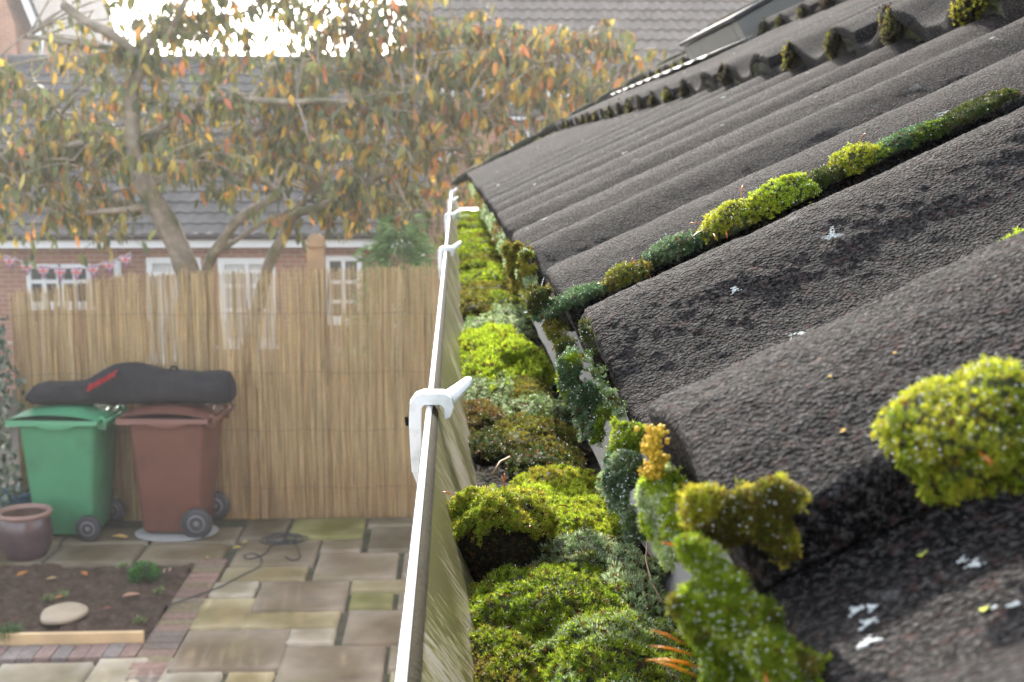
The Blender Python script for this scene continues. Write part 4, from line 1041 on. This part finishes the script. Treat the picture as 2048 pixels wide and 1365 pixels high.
# fallen leaves
m_fleaf = attrmat('fallen_leaf', .6, .15, .3, .25, 60)
for px, py, c, sz, wh in ((45, 1150, (.50, .22, .05), .10, 'orange leaf on the far left of the soil bed'), (102, 1160, (.58, .42, .20), .08, 'buff leaf on the soil left of the green herb'), (168, 1150, (.60, .20, .05), .07, 'bright orange leaf in the soil bed'),
        (262, 1193, (.52, .30, .20), .14, 'large pinkish brown leaf below the green herb'), (118, 1198, (.55, .25, .10), .08, 'orange leaf behind the stepping stone'), (335, 1144, (.62, .42, .34), .10, 'pale pink leaf right of the green herb'),
        (214, 1220, (.35, .12, .08), .06, 'dark red leaf right of the stepping stone'), (240, 1076, (.62, .40, .12), .13, 'yellow curled leaf between the two bins'), (417, 1118, (.58, .44, .16), .06, 'buff leaf at the top of the brick edging'),
        (475, 1098, (.62, .46, .12), .09, 'yellow leaf on the slabs beside the black cable'), (505, 1040, (.55, .33, .07), .08, 'ochre leaf by the reed screen near the brown bin'), (690, 1021, (.60, .52, .22), .09, 'pale yellow leaf at the foot of the reed screen'),
        (728, 1025, (.55, .38, .20), .10, 'buff leaf at the foot of the reed screen right of the pale yellow one'), (812, 1016, (.62, .45, .05), .05, 'small yellow leaf by the gutter at the screen foot'), (490, 1087, (.55, .40, .15), .05, 'tiny leaf on the slab left of the cable coil'), (150, 1292, (.5, .4, .2), .06, 'curled buff leaf by the timber board')):
    p = on_z(px, py, .022); mb = MB(); a = rng.uniform(0, 6.28); u = np.linspace(0, 1, 7)
    rows = []
    for s in (-1, -.5, 0, .5, 1):
        wv = np.sin(np.pi * u ** .8) * .28 * sz * s; z = .012 * np.abs(s) * np.sin(u * 3) + .010 * u * u + .004
        rows.append(np.stack([(u - .5) * sz * math.cos(a) - wv * math.sin(a), (u - .5) * sz * math.sin(a) + wv * math.cos(a), z], -1))
    mb.grid(np.array(rows), 0, np.tile(np.array(c), (35, 1))); o = mb.build('fallen_leaf', m_fleaf, None, None, tuple(p)); tag(o, wh, 'leaf', 'fallen leaves on the ground')
# black cable
mb = MB(); pts = [on_z(*q, .018) for q in ((305, 1222), (380, 1196), (425, 1180), (448, 1170), (490, 1148), (520, 1132), (522, 1115), (505, 1107), (487, 1112), (500, 1118), (530, 1108), (545, 1090))]
th = np.linspace(0, 5 * 2 * np.pi, 90); c0 = on_z(570, 1084, 0)
for i, a in enumerate(th): pts.append(np.array((c0[0] + (.13 + .03 * math.sin(a * .37)) * math.cos(a) - .05 * math.cos(a * .21), c0[1] + (.11 + .04 * math.sin(a * .53)) * math.sin(a), .018 + .012 * (i / 90) + .004 * math.sin(a * 1.7))))
pts += [on_z(*q, .018) for q in ((600, 1112), (585, 1121), (565, 1110))]
P = np.array(pts); sm = []
for i in range(len(P) - 1):
    for tt in (0, .33, .66): 
        p0, p1, p2, p3 = P[max(i - 1, 0)], P[i], P[i + 1], P[min(i + 2, len(P) - 1)]
        sm.append(.5 * ((2 * p1) + (-p0 + p2) * tt + (2 * p0 - 5 * p1 + 4 * p2 - p3) * tt ** 2 + (-p0 + 3 * p1 - 3 * p2 + p3) * tt ** 3))
mb.tube(sm, .0048, 6); solid(mb, 'cable', m_black, c0, 'black cable snaking over the patio to a loose coil by the mossy slab', 'cable')
# variegated ivy at the left end of the screen
mb = MB(); n = 5200; XI = XL
P = np.stack([rng.uniform(-1.4, .16, n), rng.uniform(-.30, .25, n), rng.uniform(.05, 1.75, n)], -1)
P[:, 0] = np.minimum(P[:, 0], .06 + .07 * np.sin(P[:, 2] * 7) + .05 * rng.random(n))
D = np.stack([rng.normal(0, .5, n), rng.normal(-.8, .3, n), rng.normal(-.2, .5, n)], -1)
leafset(mb, P, D, rng.uniform(.04, .075, n), rng.uniform(.035, .06, n), np.array([(.13, .18, .13), (.30, .34, .27), (.06, .10, .06), (.20, .25, .19)])[rng.integers(0, 4, n)], .3)
for k in range(14): mb.tube([(random.uniform(-1.3, 0), random.uniform(-.1, .2), 0), (random.uniform(-1.3, 0), random.uniform(-.1, .2), 1.7)], .012, 5, 0, (.10, .07, .05))
o = mb.build('ivy_shrub', m_leaf, None, None, (XI - .05, FY - .30, 0)); tag(o, 'grey green variegated ivy at the left end of the reed screen', 'shrub')
# green conifer tip beyond the screen
mb = MB(); base = at(800, 560, FY + .75); n = 5200
a = rng.uniform(0, 6.28, n); hh = rng.random(n) ** .7; cl = fbm(np.stack([np.cos(a) * 2.2, np.sin(a) * 2.2, hh * 6], -1), 5, 2)
rr = .40 * (1.04 - hh) ** .38 * (.45 + .55 * rng.random(n)) * (1 + .7 * cl)
P = np.stack([rr * np.cos(a) * 1.05, rr * np.sin(a), .3 + hh * 2.28 + .1 * cl], -1); D = np.stack([np.cos(a), np.sin(a), rng.uniform(-.3, .7, n)], -1)
leafset(mb, P, D, rng.uniform(.08, .16, n), .020, np.array([(.28, .42, .17), (.34, .48, .20), (.20, .32, .12)])[rng.integers(0, 3, n)], .25)
t = thing('conifer', 'fresh green conifer showing above the reed screen next to the gutter', 'conifer', (base[0], base[1], -.1))
mb.build('foliage', m_leaf, t); mb = MB(); mb.tube([(0, 0, -.65), (0, 0, 1), (.02, 0, 2.2)], (.05, .03, .008), 7); mb.build('trunk', m_twig, t)

# ------------------------------------------------------------------ cherry tree beyond the screen
m_bark = plain('grey_bark', (.30, .255, .20), .85, .35, 9, .6, 40, .012, dirt=((.13, .14, .07), 4))
m_cherry = attrmat('autumn_leaves', .5, .30, .45, .12, 30)
TY = FY + 1.5
tb = at(372, 545, TY)
tree = thing('cherry_tree', 'spreading cherry tree with drooping orange and olive autumn leaves behind the reed screen', 'tree', (tb[0], TY, -.72))
TO = np.array(tree.location)
limbs = [ # (px, py, depth offset), start radius, end radius
 ([(395, 700, 0), (378, 560, 0), (365, 520, 0), (345, 470, 0), (312, 410, -.05), (292, 372, -.1), (272, 337, -.1), (265, 282, -.1), (262, 200, -.15), (280, 130, -.2), (300, 76, -.2), (330, 69, -.2), (372, 3, -.1), (400, -90, 0)], .165, .025),
 ([(405, 600, 0), (412, 540, 0), (440, 490, -.1), (482, 434, -.3), (554, 386, -.5), (490, 348, -.8), (396, 330, -1.0), (330, 318, -1.1)], .075, .02),
 ([(515, 620, .5), (537, 534, .45), (565, 478, .4), (592, 430, .3), (640, 415, .2), (720, 372, .1), (800, 330, 0), (850, 300, 0)], .085, .02),
 ([(445, 500, 0), (505, 458, .3), (565, 427, .6), (640, 390, .9)], .035, .015),
 ([(292, 372, -.1), (350, 350, .1), (420, 320, .2), (470, 300, .3), (500, 275, .3), (560, 235, .3), (590, 215, .3), (640, 170, .3), (700, 120, .4)], .06, .02),
 ([(386, 213, -.4), (447, 200, -.5), (560, 203, -.5), (700, 207, -.5), (765, 234, -.6), (775, 282, -.7), (762, 327, -.8)], .045, .012),
 ([(265, 290, -.1), (330, 250, -.3), (386, 213, -.4)], .05, .04),
 ([(127, 10, -.6), (172, 41, -.5), (220, 69, -.4), (275, 113, -.3), (290, 130, -.25)], .055, .05),
 ([(60, 70, -.2), (120, 84, -.3), (241, 100, -.3), (278, 118, -.2)], .022, .035),
 ([(0, 317, .3), (86, 306, .2), (165, 286, .1), (262, 286, 0), (272, 320, -.1)], .022, .05),
 ([(-90, 330, .5), (0, 317, .3)], .014, .022),
 ([(52, 386, -.4), (96, 420, -.3), (165, 427, -.2), (275, 416, -.1), (310, 420, 0)], .018, .045),
 ([(700, 207, -.5), (751, 200, -.5), (807, 186, -.4), (889, 200, -.3), (960, 230, -.2)], .022, .008),
 ([(700, 150, .4), (779, 127, .5), (841, 96, .5), (910, 72, .6), (962, 69, .6), (1040, 60, .7)], .025, .008),
 ([(889, 150, .3), (982, 117, .3), (1030, 110, .3), (1082, 127, .3), (1137, 162, .2), (1190, 215, .2)], .018, .006),
 ([(760, 200, .2), (889, 150, .3)], .02, .018),
 ([(1030, 110, .3), (1110, 90, .4), (1200, 75, .4), (1260, 120, .4)], .012, .005),
 ([(560, 235, .3), (600, 160, .6), (640, 90, .8), (700, 20, .9), (760, -60, 1.)], .03, .012),
 ([(330, 69, -.2), (430, 40, .1), (520, 10, .3), (600, -60, .4)], .025, .01),
 ([(165, 286, .1), (120, 230, .3), (60, 190, .5), (-40, 150, .7)], .025, .01),
 ([(640, 390, .9), (700, 420, .8), (760, 440, .8), (830, 470, .7)], .016, .006),
 ([(850, 300, 0), (920, 300, -.1), (980, 330, -.2), (1010, 380, -.2)], .014, .006)]
mb = MB(); nodes = []
for pts, r0, r1 in limbs:
    P = np.array([at(px, py, TY + d - .30 * min(1, k_ / 2)) for k_, (px, py, d) in enumerate(pts)]); n = len(P); sm, q = [], []
    for i in range(n - 1):
        for tt in np.linspace(0, 1, 5)[:-1]:
            p0, p1, p2, p3 = P[max(i - 1, 0)], P[i], P[i + 1], P[min(i + 2, n - 1)]
            sm.append(.5 * ((2 * p1) + (-p0 + p2) * tt + (2 * p0 - 5 * p1 + 4 * p2 - p3) * tt ** 2 + (-p0 + 3 * p1 - 3 * p2 + p3) * tt ** 3))
    sm.append(P[-1]); sm = np.array(sm); sm += fbm(sm * 5, 3, 2)[:, None] * .012
    rad = np.linspace(r0, r1, len(sm)) * .80; rad *= 1 + .12 * vnoise(sm * 9, 3)
    mb.tube(sm, rad, 9)
    for p, r in zip(sm, rad):
        if r < .075: nodes.append(p)
mb.tube([(tb[0] + .12, TY, -.75), at(395, 700, TY)], (.21, .165), 10)
mb.tube([at(430, 760, TY + .4) * np.array((1, 1, 0)) + np.array((0, 0, -.75)), at(515, 620, TY + .5)], (.10, .085), 9)
mb.build('trunk', m_bark, tree, TO)
nodes = np.array(nodes)
# twigs: springing out of the limbs, arching and drooping, hung with leaves
twigs = MB(); LP, LD, LC = [], [], []
pal = np.array([(.17, .19, .07), (.13, .16, .08), (.22, .22, .07), (.50, .36, .06), (.58, .36, .06), (.58, .26, .07), (.50, .19, .09), (.30, .20, .10), (.20, .18, .09), (.42, .36, .10)])
def pick(px, py, n):
    warm = np.clip((px - 600) / 500, 0, 1) * .25 + .05
    w = np.array([.24, .22, .17, .06, .05, .025, .015, .06, .15, .07]); w[3:7] += np.array([.06, .10, .10, .05]) * warm * 4
    return rng.choice(10, n, p=w / w.sum())
def pix(p):
    c = _Rm.T @ (p - CP); return 1024 + FPX * c[0] / -c[2], 682.5 - FPX * c[1] / -c[2]
seeds = [(nodes[i], False) for i in rng.integers(0, len(nodes), 400)]
# the crown's whole spread, so the outer sprays fill its outline
zones = [(-60, 640, 90, 460, 130), (600, 1000, 20, 430, 100), (950, 1250, 50, 260, 70), (-80, 460, 230, 470, 55), (480, 860, 250, 450, 50), (90, 780, -140, 70, 56), (720, 900, -60, 130, 34)]
for x0, x1, y0, y1, k in zones:
    for _ in range(int(k * 1.45)):
        seeds.append((at(rng.uniform(x0, x1), rng.uniform(y0, y1), TY + .15 + rng.normal(.35, .6)), True))
for p, far in seeds:
    px, py = pix(p)
    if not (-220 < px < 1260): continue
    if py > 470 or (px < 110 and py < 130) or (240 < px < 640 and py > 345 and random.random() < .8) or (px < 330 and py < 105 and random.random() < .5): continue
    L = rng.uniform(.35, .85); az = rng.uniform(0, 6.28); el = rng.uniform(-.1, .7); t = np.linspace(0, 1, 7)[:, None]
    d = np.array((math.cos(az) * math.cos(el), .8 * math.sin(az) * math.cos(el), math.sin(el)))
    pts = p + d * L * t - np.array((0, 0, 1)) * L * .55 * t ** 2
    pts += rng.normal(0, .012, pts.shape) * t
    if far:                                                  # join the spray to the nearest limb
        q = nodes[np.argmin(((nodes - p) ** 2).sum(1))]; m = (q + p) / 2 + np.array((0, 0, .06)); tt = np.linspace(0, 1, 6)[:, None]
        pre = (1 - tt) ** 2 * q + 2 * tt * (1 - tt) * m + tt * tt * p
        twigs.tube(pre, np.linspace(.012, .007, 6), 5)
    twigs.tube(pts, np.linspace(.007, .003, 7), 4)
    k = rng.integers(9, 15); f = rng.uniform(.1, 1.0, k)
    q = np.stack([np.interp(f, t[:, 0], pts[:, i]) for i in range(3)], -1)
    LP.append(q + rng.normal(0, .03, q.shape)); LD.append(np.stack([rng.normal(0, .38, k), rng.normal(0, .38, k), rng.uniform(-1.2, -.55, k)], -1)); LC.append(pal[pick(px, py, k)])
LP, LD, LC = np.concatenate(LP), np.concatenate(LD), np.concatenate(LC)
twigs.build('twigs', m_bark, tree, TO)
mb = MB(); leafset(mb, LP, LD, rng.uniform(.085, .165, len(LP)), rng.uniform(.042, .068, len(LP)), LC, .12, 0, .3, .25)
mb.build('foliage', m_cherry, tree, TO)

# ------------------------------------------------------------------ houses beyond
m_roofdark = plain('slate_grey_tiles', (.085, .080, .078), .8, .3, 3, .3, 20, .01)
m_roofbrown = plain('brown_pantiles', (.20, .17, .145), .8, .22, 2.5, .3, 20, .01)
m_upvc = plain('white_upvc', (.80, .80, .80), .35, .03, 5)
m_glass = plain('window_glass', (.05, .055, .06), .06, .3, 1.2, spec=.8)
m_net = plain('net_curtain', (.55, .54, .52), .8, .1, 8)
m_grey = plain('grey_pipe', (.36, .38, .42), .45, .1)
def tile_roof(mb, o, ud, vd, wid, length, roll=.2, gauge=.33, amp=.03, step=.03):
    """o: lower corner; ud along the eaves; vd up the slope"""
    ud, vd = nrm(ud), nrm(vd); nv = np.cross(ud, vd)
    U = np.arange(0, wid + .01, roll / 6); rows = []; k = 0
    while k * gauge < length:
        for e, hh in ((0, 0), (.004, step), (gauge * .98, .004)):
            s = min(k * gauge + e, length); off = (k % 2) * 0
            h = hh + amp * (.5 + .5 * np.cos(2 * np.pi * (U + off) / roll)) ** 1.5
            rows.append(np.asarray(o) + U[:, None] * ud + s * vd + h[:, None] * nv)
        k += 1
    mb.grid(np.array(rows), smooth=False)
def window(parent, O, x0, x1, y0, y1, Y, cols, rows, thick=.07, transom=None, glass=None, bar=.03):
    """window given by its pixels in the photo on the wall at distance Y"""
    a, b_ = at(x0, y1, Y), at(x1, y0, Y); X0, X1, Z0, Z1 = a[0], b_[0], a[2], b_[2]; f = MB(); y = Y - .05
    th = thick
    f.box(X0, X1, y, Y + .03, Z0, Z0 + th); f.box(X0, X1, y, Y + .03, Z1 - th, Z1); f.box(X0, X0 + th, y, Y + .03, Z0 + th, Z1 - th); f.box(X1 - th, X1, y, Y + .03, Z0 + th, Z1 - th)
    for i in range(1, cols): x = X0 + (X1 - X0) * i / cols; f.box(x - bar, x + bar, y + .004, Y + .03, Z0 + th, Z1 - th)
    zs = [Z0 + (Z1 - Z0) * j / rows for j in range(1, rows)] if transom is None else [Z1 - (Z1 - Z0) * t for t in transom]
    for z, b2 in zip(zs, [bar] * 9): f.box(X0 + th, X1 - th, y + .008, Y + .03, z - b2, z + b2)
    f.box(X0 - .05, X1 + .05, y - .05, y + .02, Z0 - .06, Z0 - .002)
    w = f.build('window', m_upvc, parent, O); g = MB(); g.box(X0 + th * .5, X1 - th * .5, Y + .0, Y + .022, Z0 + th * .5, Z1 - th * .5); g.build('pane', glass or m_glass, w, O)
    return w
# the low brick row
AY = 20.0
eL, eR = at(-420, 488, AY), at(842, 488, AY); ez = eL[2]
hA = thing('brick_bungalow', 'low red brick bungalow with white eaves board and dark tiled roof behind the tree', 'house', (eL[0] + 4, AY, -.72)); OA = np.array(hA.location)
mb = MB(); mb.box(eL[0], eR[0], AY + .001, AY + 8, -.75, ez - .02); mb.build('wall', m_brick_red, hA, OA)
mb = MB(); mb.box(eL[0] - .1, eR[0] + .08, AY - .32, AY - .28, ez - .06, ez + .10); mb.box(eL[0] - .1, eR[0] + .08, AY - .279, AY, ez - .06, ez - .03); mb.build('eaves_board', m_upvc, hA, OA)
mb = MB(); xg = np.array((eL[0] - .1, eR[0] + .08)); mb.tube([(xg[0], AY - .37, ez + .12), (xg[1], AY - .37, ez + .12)], .055, 10); mb.build('gutter', plain('brown_gutter', (.05, .035, .03), .4, .1), hA, OA)
ridge = at(300, 122, AY + 4.4); sl_ = np.array((0, 4.4 + .4, ridge[2] - ez - .15)); ln_ = np.linalg.norm(sl_)
mb = MB(); tile_roof(mb, (eL[0] - .15, AY - .40, ez + .13), (1, 0, 0), sl_, eR[0] - eL[0] + .25, ln_, .22, .30, .02, .03)
mb.add([(eL[0] - .15, AY + 4.4, ridge[2]), (eR[0] + .1, AY + 4.4, ridge[2]), (eR[0] + .1, AY + 8.5, ez), (eL[0] - .15, AY + 8.5, ez)], [(0, 1, 2, 3)])
mb.prism([(AY, ez - .02), (AY + 4.4, ridge[2] - .05), (AY + 8, ez - .02)], eR[0] - .2, eR[0] - .02, 'x')
mb.tube([(eL[0] - .15, AY + 4.4, ridge[2]), (eR[0] + .1, AY + 4.4, ridge[2])], .11, 10)
mb.build('roof', m_roofdark, hA, OA)
window(hA, OA, 58, 122, 528, 612, AY, 2, 2, .07, (.42,)); window(hA, OA, 122, 182, 528, 612, AY, 2, 2, .07, (.42,))
window(hA, OA, 652, 724, 512, 642, AY, 2, 3, .08, (.40, .70))
window(hA, OA, 442, 550, 516, 690, AY, 2, 4, .10, (.16, .32, .60), m_net); window(hA, OA, 302, 402, 515, 720, AY, 2, 2, .09, (.16,), m_net)
p = at(238, 538, AY); mb = MB(); mb.lathe([(.02, .15), (.06, .12), (.06, -.10), (.045, -.13), (.005, -.14)], (p[0], AY - .09, p[2]), 14); mb.box(p[0] - .03, p[0] + .03, AY - .05, AY, p[2] - .03, p[2] + .06); mb.build('wall_lamp', m_upvc, hA, OA)
# bunting
m_blue, m_wh, m_rd = plain('flag_blue', (.03, .05, .22), .7, .1), plain('flag_white', (.78, .78, .78), .7, .05), plain('flag_red', (.55, .03, .05), .7, .1)
p0, p1 = at(8, 510, AY - .4), at(262, 506, AY - .4)
bun = thing('bunting', 'string of small red white and blue flags hanging along the bungalow wall', 'bunting', tuple(p0)); OB = np.array(bun.location)
t = np.linspace(0, 1, 24)[:, None]; line = p0 + (p1 - p0) * t - np.array((0, 0, .22)) * 4 * (t * (1 - t)); mb = MB(); mb.tube(line, .006, 4); mb.build('string', m_wh, bun, OB)
for k in range(8):
    c = line[1 + k * 3]; mb = MB(); w, h = .11, .20
    def fl(poly, y, m): mb.prism([(c[0] + a * w, c[2] - b_ * h) for a, b_ in poly], c[1] - y - .004, c[1] - y, 'y', m)
    fl([(-1, 0), (1, 0), (.08, 1), (-.08, 1)], 0, 0)
    for s in (-1, 1): fl([(s * .95, .0), (s * .6, 0), (-s * .28, .62), (-s * .12, .80)], .005, 1)
    for s in (-1, 1): fl([(s * .86, .0), (s * .72, 0), (-s * .22, .66), (-s * .16, .74)], .010, 2)
    fl([(-.22, 0), (.22, 0), (.06, 1), (-.06, 1)], .015, 1); fl([(-.8, .22), (.8, .22), (.62, .5), (-.62, .5)], .0195, 1)
    fl([(-.12, 0), (.12, 0), (.05, 1), (-.05, 1)], .024, 2); fl([(-.76, .29), (.76, .29), (.66, .43), (-.66, .43)], .0285, 2)
    mb.build('flag', [m_blue, m_wh, m_rd], bun, OB)
# the two-storey house at right
BY = 24.0
e0, e1 = at(838, 186, BY), at(2600, 186, BY); bz = e0[2]
hB = thing('brick_house', 'taller brick house with brown pantile roof and white eaves board above our tiled eaves', 'house', (e0[0] + 4, BY, -.72)); OBh = np.array(hB.location)
mb = MB(); mb.box(e0[0] + .1, e1[0], BY + .001, BY + 8, -.75, bz - .02); mb.build('wall', m_brick_or, hB, OBh)
mb = MB(); mb.box(e0[0], e1[0], BY - .34, BY - .30, bz - .08, bz + .12); mb.box(e0[0], e1[0], BY - .299, BY, bz - .08, bz - .05); mb.build('eaves_board', m_upvc, hB, OBh)
mb = MB(); mb.tube([(e0[0], BY - .39, bz + .13), (e1[0], BY - .39, bz + .13)], .06, 10); mb.build('gutter', plain('dark_gutter', (.07, .05, .045), .4, .1), hB, OBh)
sl2 = np.array((0, 4.6, 4.1)); mb = MB(); tile_roof(mb, (e0[0] - .25, BY - .44, bz + .15), (1, 0, 0), sl2, e1[0] - e0[0], np.linalg.norm(sl2), .215, .32, .045, .05)
mb.add([(e0[0] - .25, BY + 4.16, bz + 4.2), (e1[0], BY + 4.16, bz + 4.2), (e1[0], BY + 8.6, bz), (e0[0] - .25, BY + 8.6, bz)], [(0, 1, 2, 3)])
mb.tube([(e0[0] - .25, BY + 4.16, bz + 4.25), (e1[0], BY + 4.16, bz + 4.25)], .13, 10); mb.build('roof', m_roofbrown, hB, OBh)
mb = MB(); mb.prism([(BY, bz - .02), (BY + 4.16, bz + 4.1), (BY + 8.2, bz - .02)], e0[0] + .1, e0[0] + .3, 'x'); mb.build('gable', m_brick_or, hB, OBh)
window(hB, OBh, 1008, 1102, 200, 288, BY, 2, 2, .08, (.42,))
p = at(850, 300, BY - .12); q = at(853, 470, BY - .12); mb = MB(); mb.tube([(p[0], BY - .38, bz + .08), (p[0], BY - .12, bz - .25), (p[0], BY - .12, -.72)], .055, 10)
for z in (bz - .6, bz - 1.9, bz - 3.2): mb.tube([(p[0], BY - .12, z - .05), (p[0], BY - .12, z + .05)], .075, 10)
mb.build('downpipe', m_grey, hB, OBh)
p = at(893, 312, BY); mb = MB(); mb.box(p[0] - .17, p[0] + .17, BY - .02, BY + .01, p[2] - .12, p[2] + .12)
for k in range(5): mb.box(p[0] - .15, p[0] + .15, BY - .034, BY - .021, p[2] - .10 + k * .045, p[2] - .085 + k * .045)
mb.build('wall_vent', m_upvc, hB, OBh)
p = at(1208, 128, BY); yv = BY - .44 + (p[2] - bz - .15) * 4.6 / 4.1      # soil vent pipe with its lead slate
for _ in range(4): p = at(1208, 128, yv); yv = BY - .44 + (p[2] - bz - .15) * 4.6 / 4.1
mb = MB(); mb.tube([(p[0], yv, p[2] - .1), (p[0], yv, p[2] + .72)], .06, 12); mb.lathe([(.17, p[2] - .06), (.13, p[2] + .1), (.075, p[2] + .32)], (p[0], yv - .03, 0), 14)
V0 = [(p[0] + a, yv - .05 + b_ * .746 - .05 * .0, p[2] + b_ * .666 + .085) for b_ in (-.22, .22) for a in (-.24, .24)]; mb.add(V0 + [tuple(np.array(v) - (0, -.03, .04)) for v in V0], [(0, 1, 3, 2), (4, 6, 7, 5), (0, 4, 5, 1), (1, 5, 7, 3), (3, 7, 6, 2), (2, 6, 4, 0)])
mb.build('vent_pipe', m_lead, hB, OBh)
# gable end at the top left
CY = 31.0
a, b_ = at(-330, 118, CY), at(38, 118, CY); top = at(-60, -160, CY)
hC = thing('gabled_house', 'tall orange brick gable with a white bargeboard at the top left corner', 'house', ((a[0] + b_[0]) / 2, CY, -.72)); OC = np.array(hC.location)
c_ = at(84, 86, CY); xm = (a[0] + c_[0]) / 2; apx = (c_[2] + (c_[0] - xm) * 2.7)
mb = MB(); mb.prism([(2 * xm - b_[0], -.75), (b_[0] - .05, -.75), (b_[0] - .05, c_[2] - .6), (b_[0] - .05, c_[2] + .4), (xm, apx - .3), (2 * xm - b_[0], c_[2] + .4)], CY, CY + 7, 'y'); mb.build('wall', m_brick_or, hC, OC)
m_render = plain('tan_render', (.46, .33, .26), .8, .08, 2)
mb = MB(); mb.box(b_[0] - .049, c_[0] - .22, CY + .25, CY + 6.8, -.75, c_[2] + .1); mb.build('side_wall', m_render, hC, OC)
mb = MB()
for s in (1, -1):
    V = [(xm, apx), (xm, apx + .35), (xm + s * (c_[0] - xm + .08), c_[2] + .16), (xm + s * (c_[0] - xm + .02), c_[2] - .18)]
    mb.prism(V if s > 0 else V[::-1], CY - .12, CY - .04, 'y')
mb.build('bargeboard', m_upvc, hC, OC)
mb = MB()
for s in (1, -1):
    V = [(xm, apx + .352), (xm, apx + .50), (xm + s * (c_[0] - xm + .15), c_[2] + .26), (xm + s * (c_[0] - xm + .10), c_[2] + .162)]
    mb.prism(V if s > 0 else V[::-1], CY - .16, CY + 7.2, 'y')
mb.build('roof', m_roofdark, hC, OC)
p = at(92, 60, CY - .1); mb = MB(); mb.tube([(c_[0] + .02, CY - .2, -.72), (c_[0] + .02, CY - .2, c_[2] + .1)], .05, 8); mb.build('downpipe', m_grey, hC, OC)

# ------------------------------------------------------------------ thin scattering volume added to lay a pale veil over the garden
hz = MB(); hz.box(-60, 60, -20, 70, -2.5, 16); nh = N('added_veil_volume'); nh.t.nodes.remove(nh.b)
pv = nh.new('VolumePrincipled'); pv.inputs['Density'].default_value = .0027; pv.inputs['Color'].default_value = (.95, .95, .95, 1); pv.inputs['Anisotropy'].default_value = .2; nh.link(pv.outputs[0], nh.out.inputs['Volume'])
tag(hz.build('added_haze', nh.m), kind='stuff')
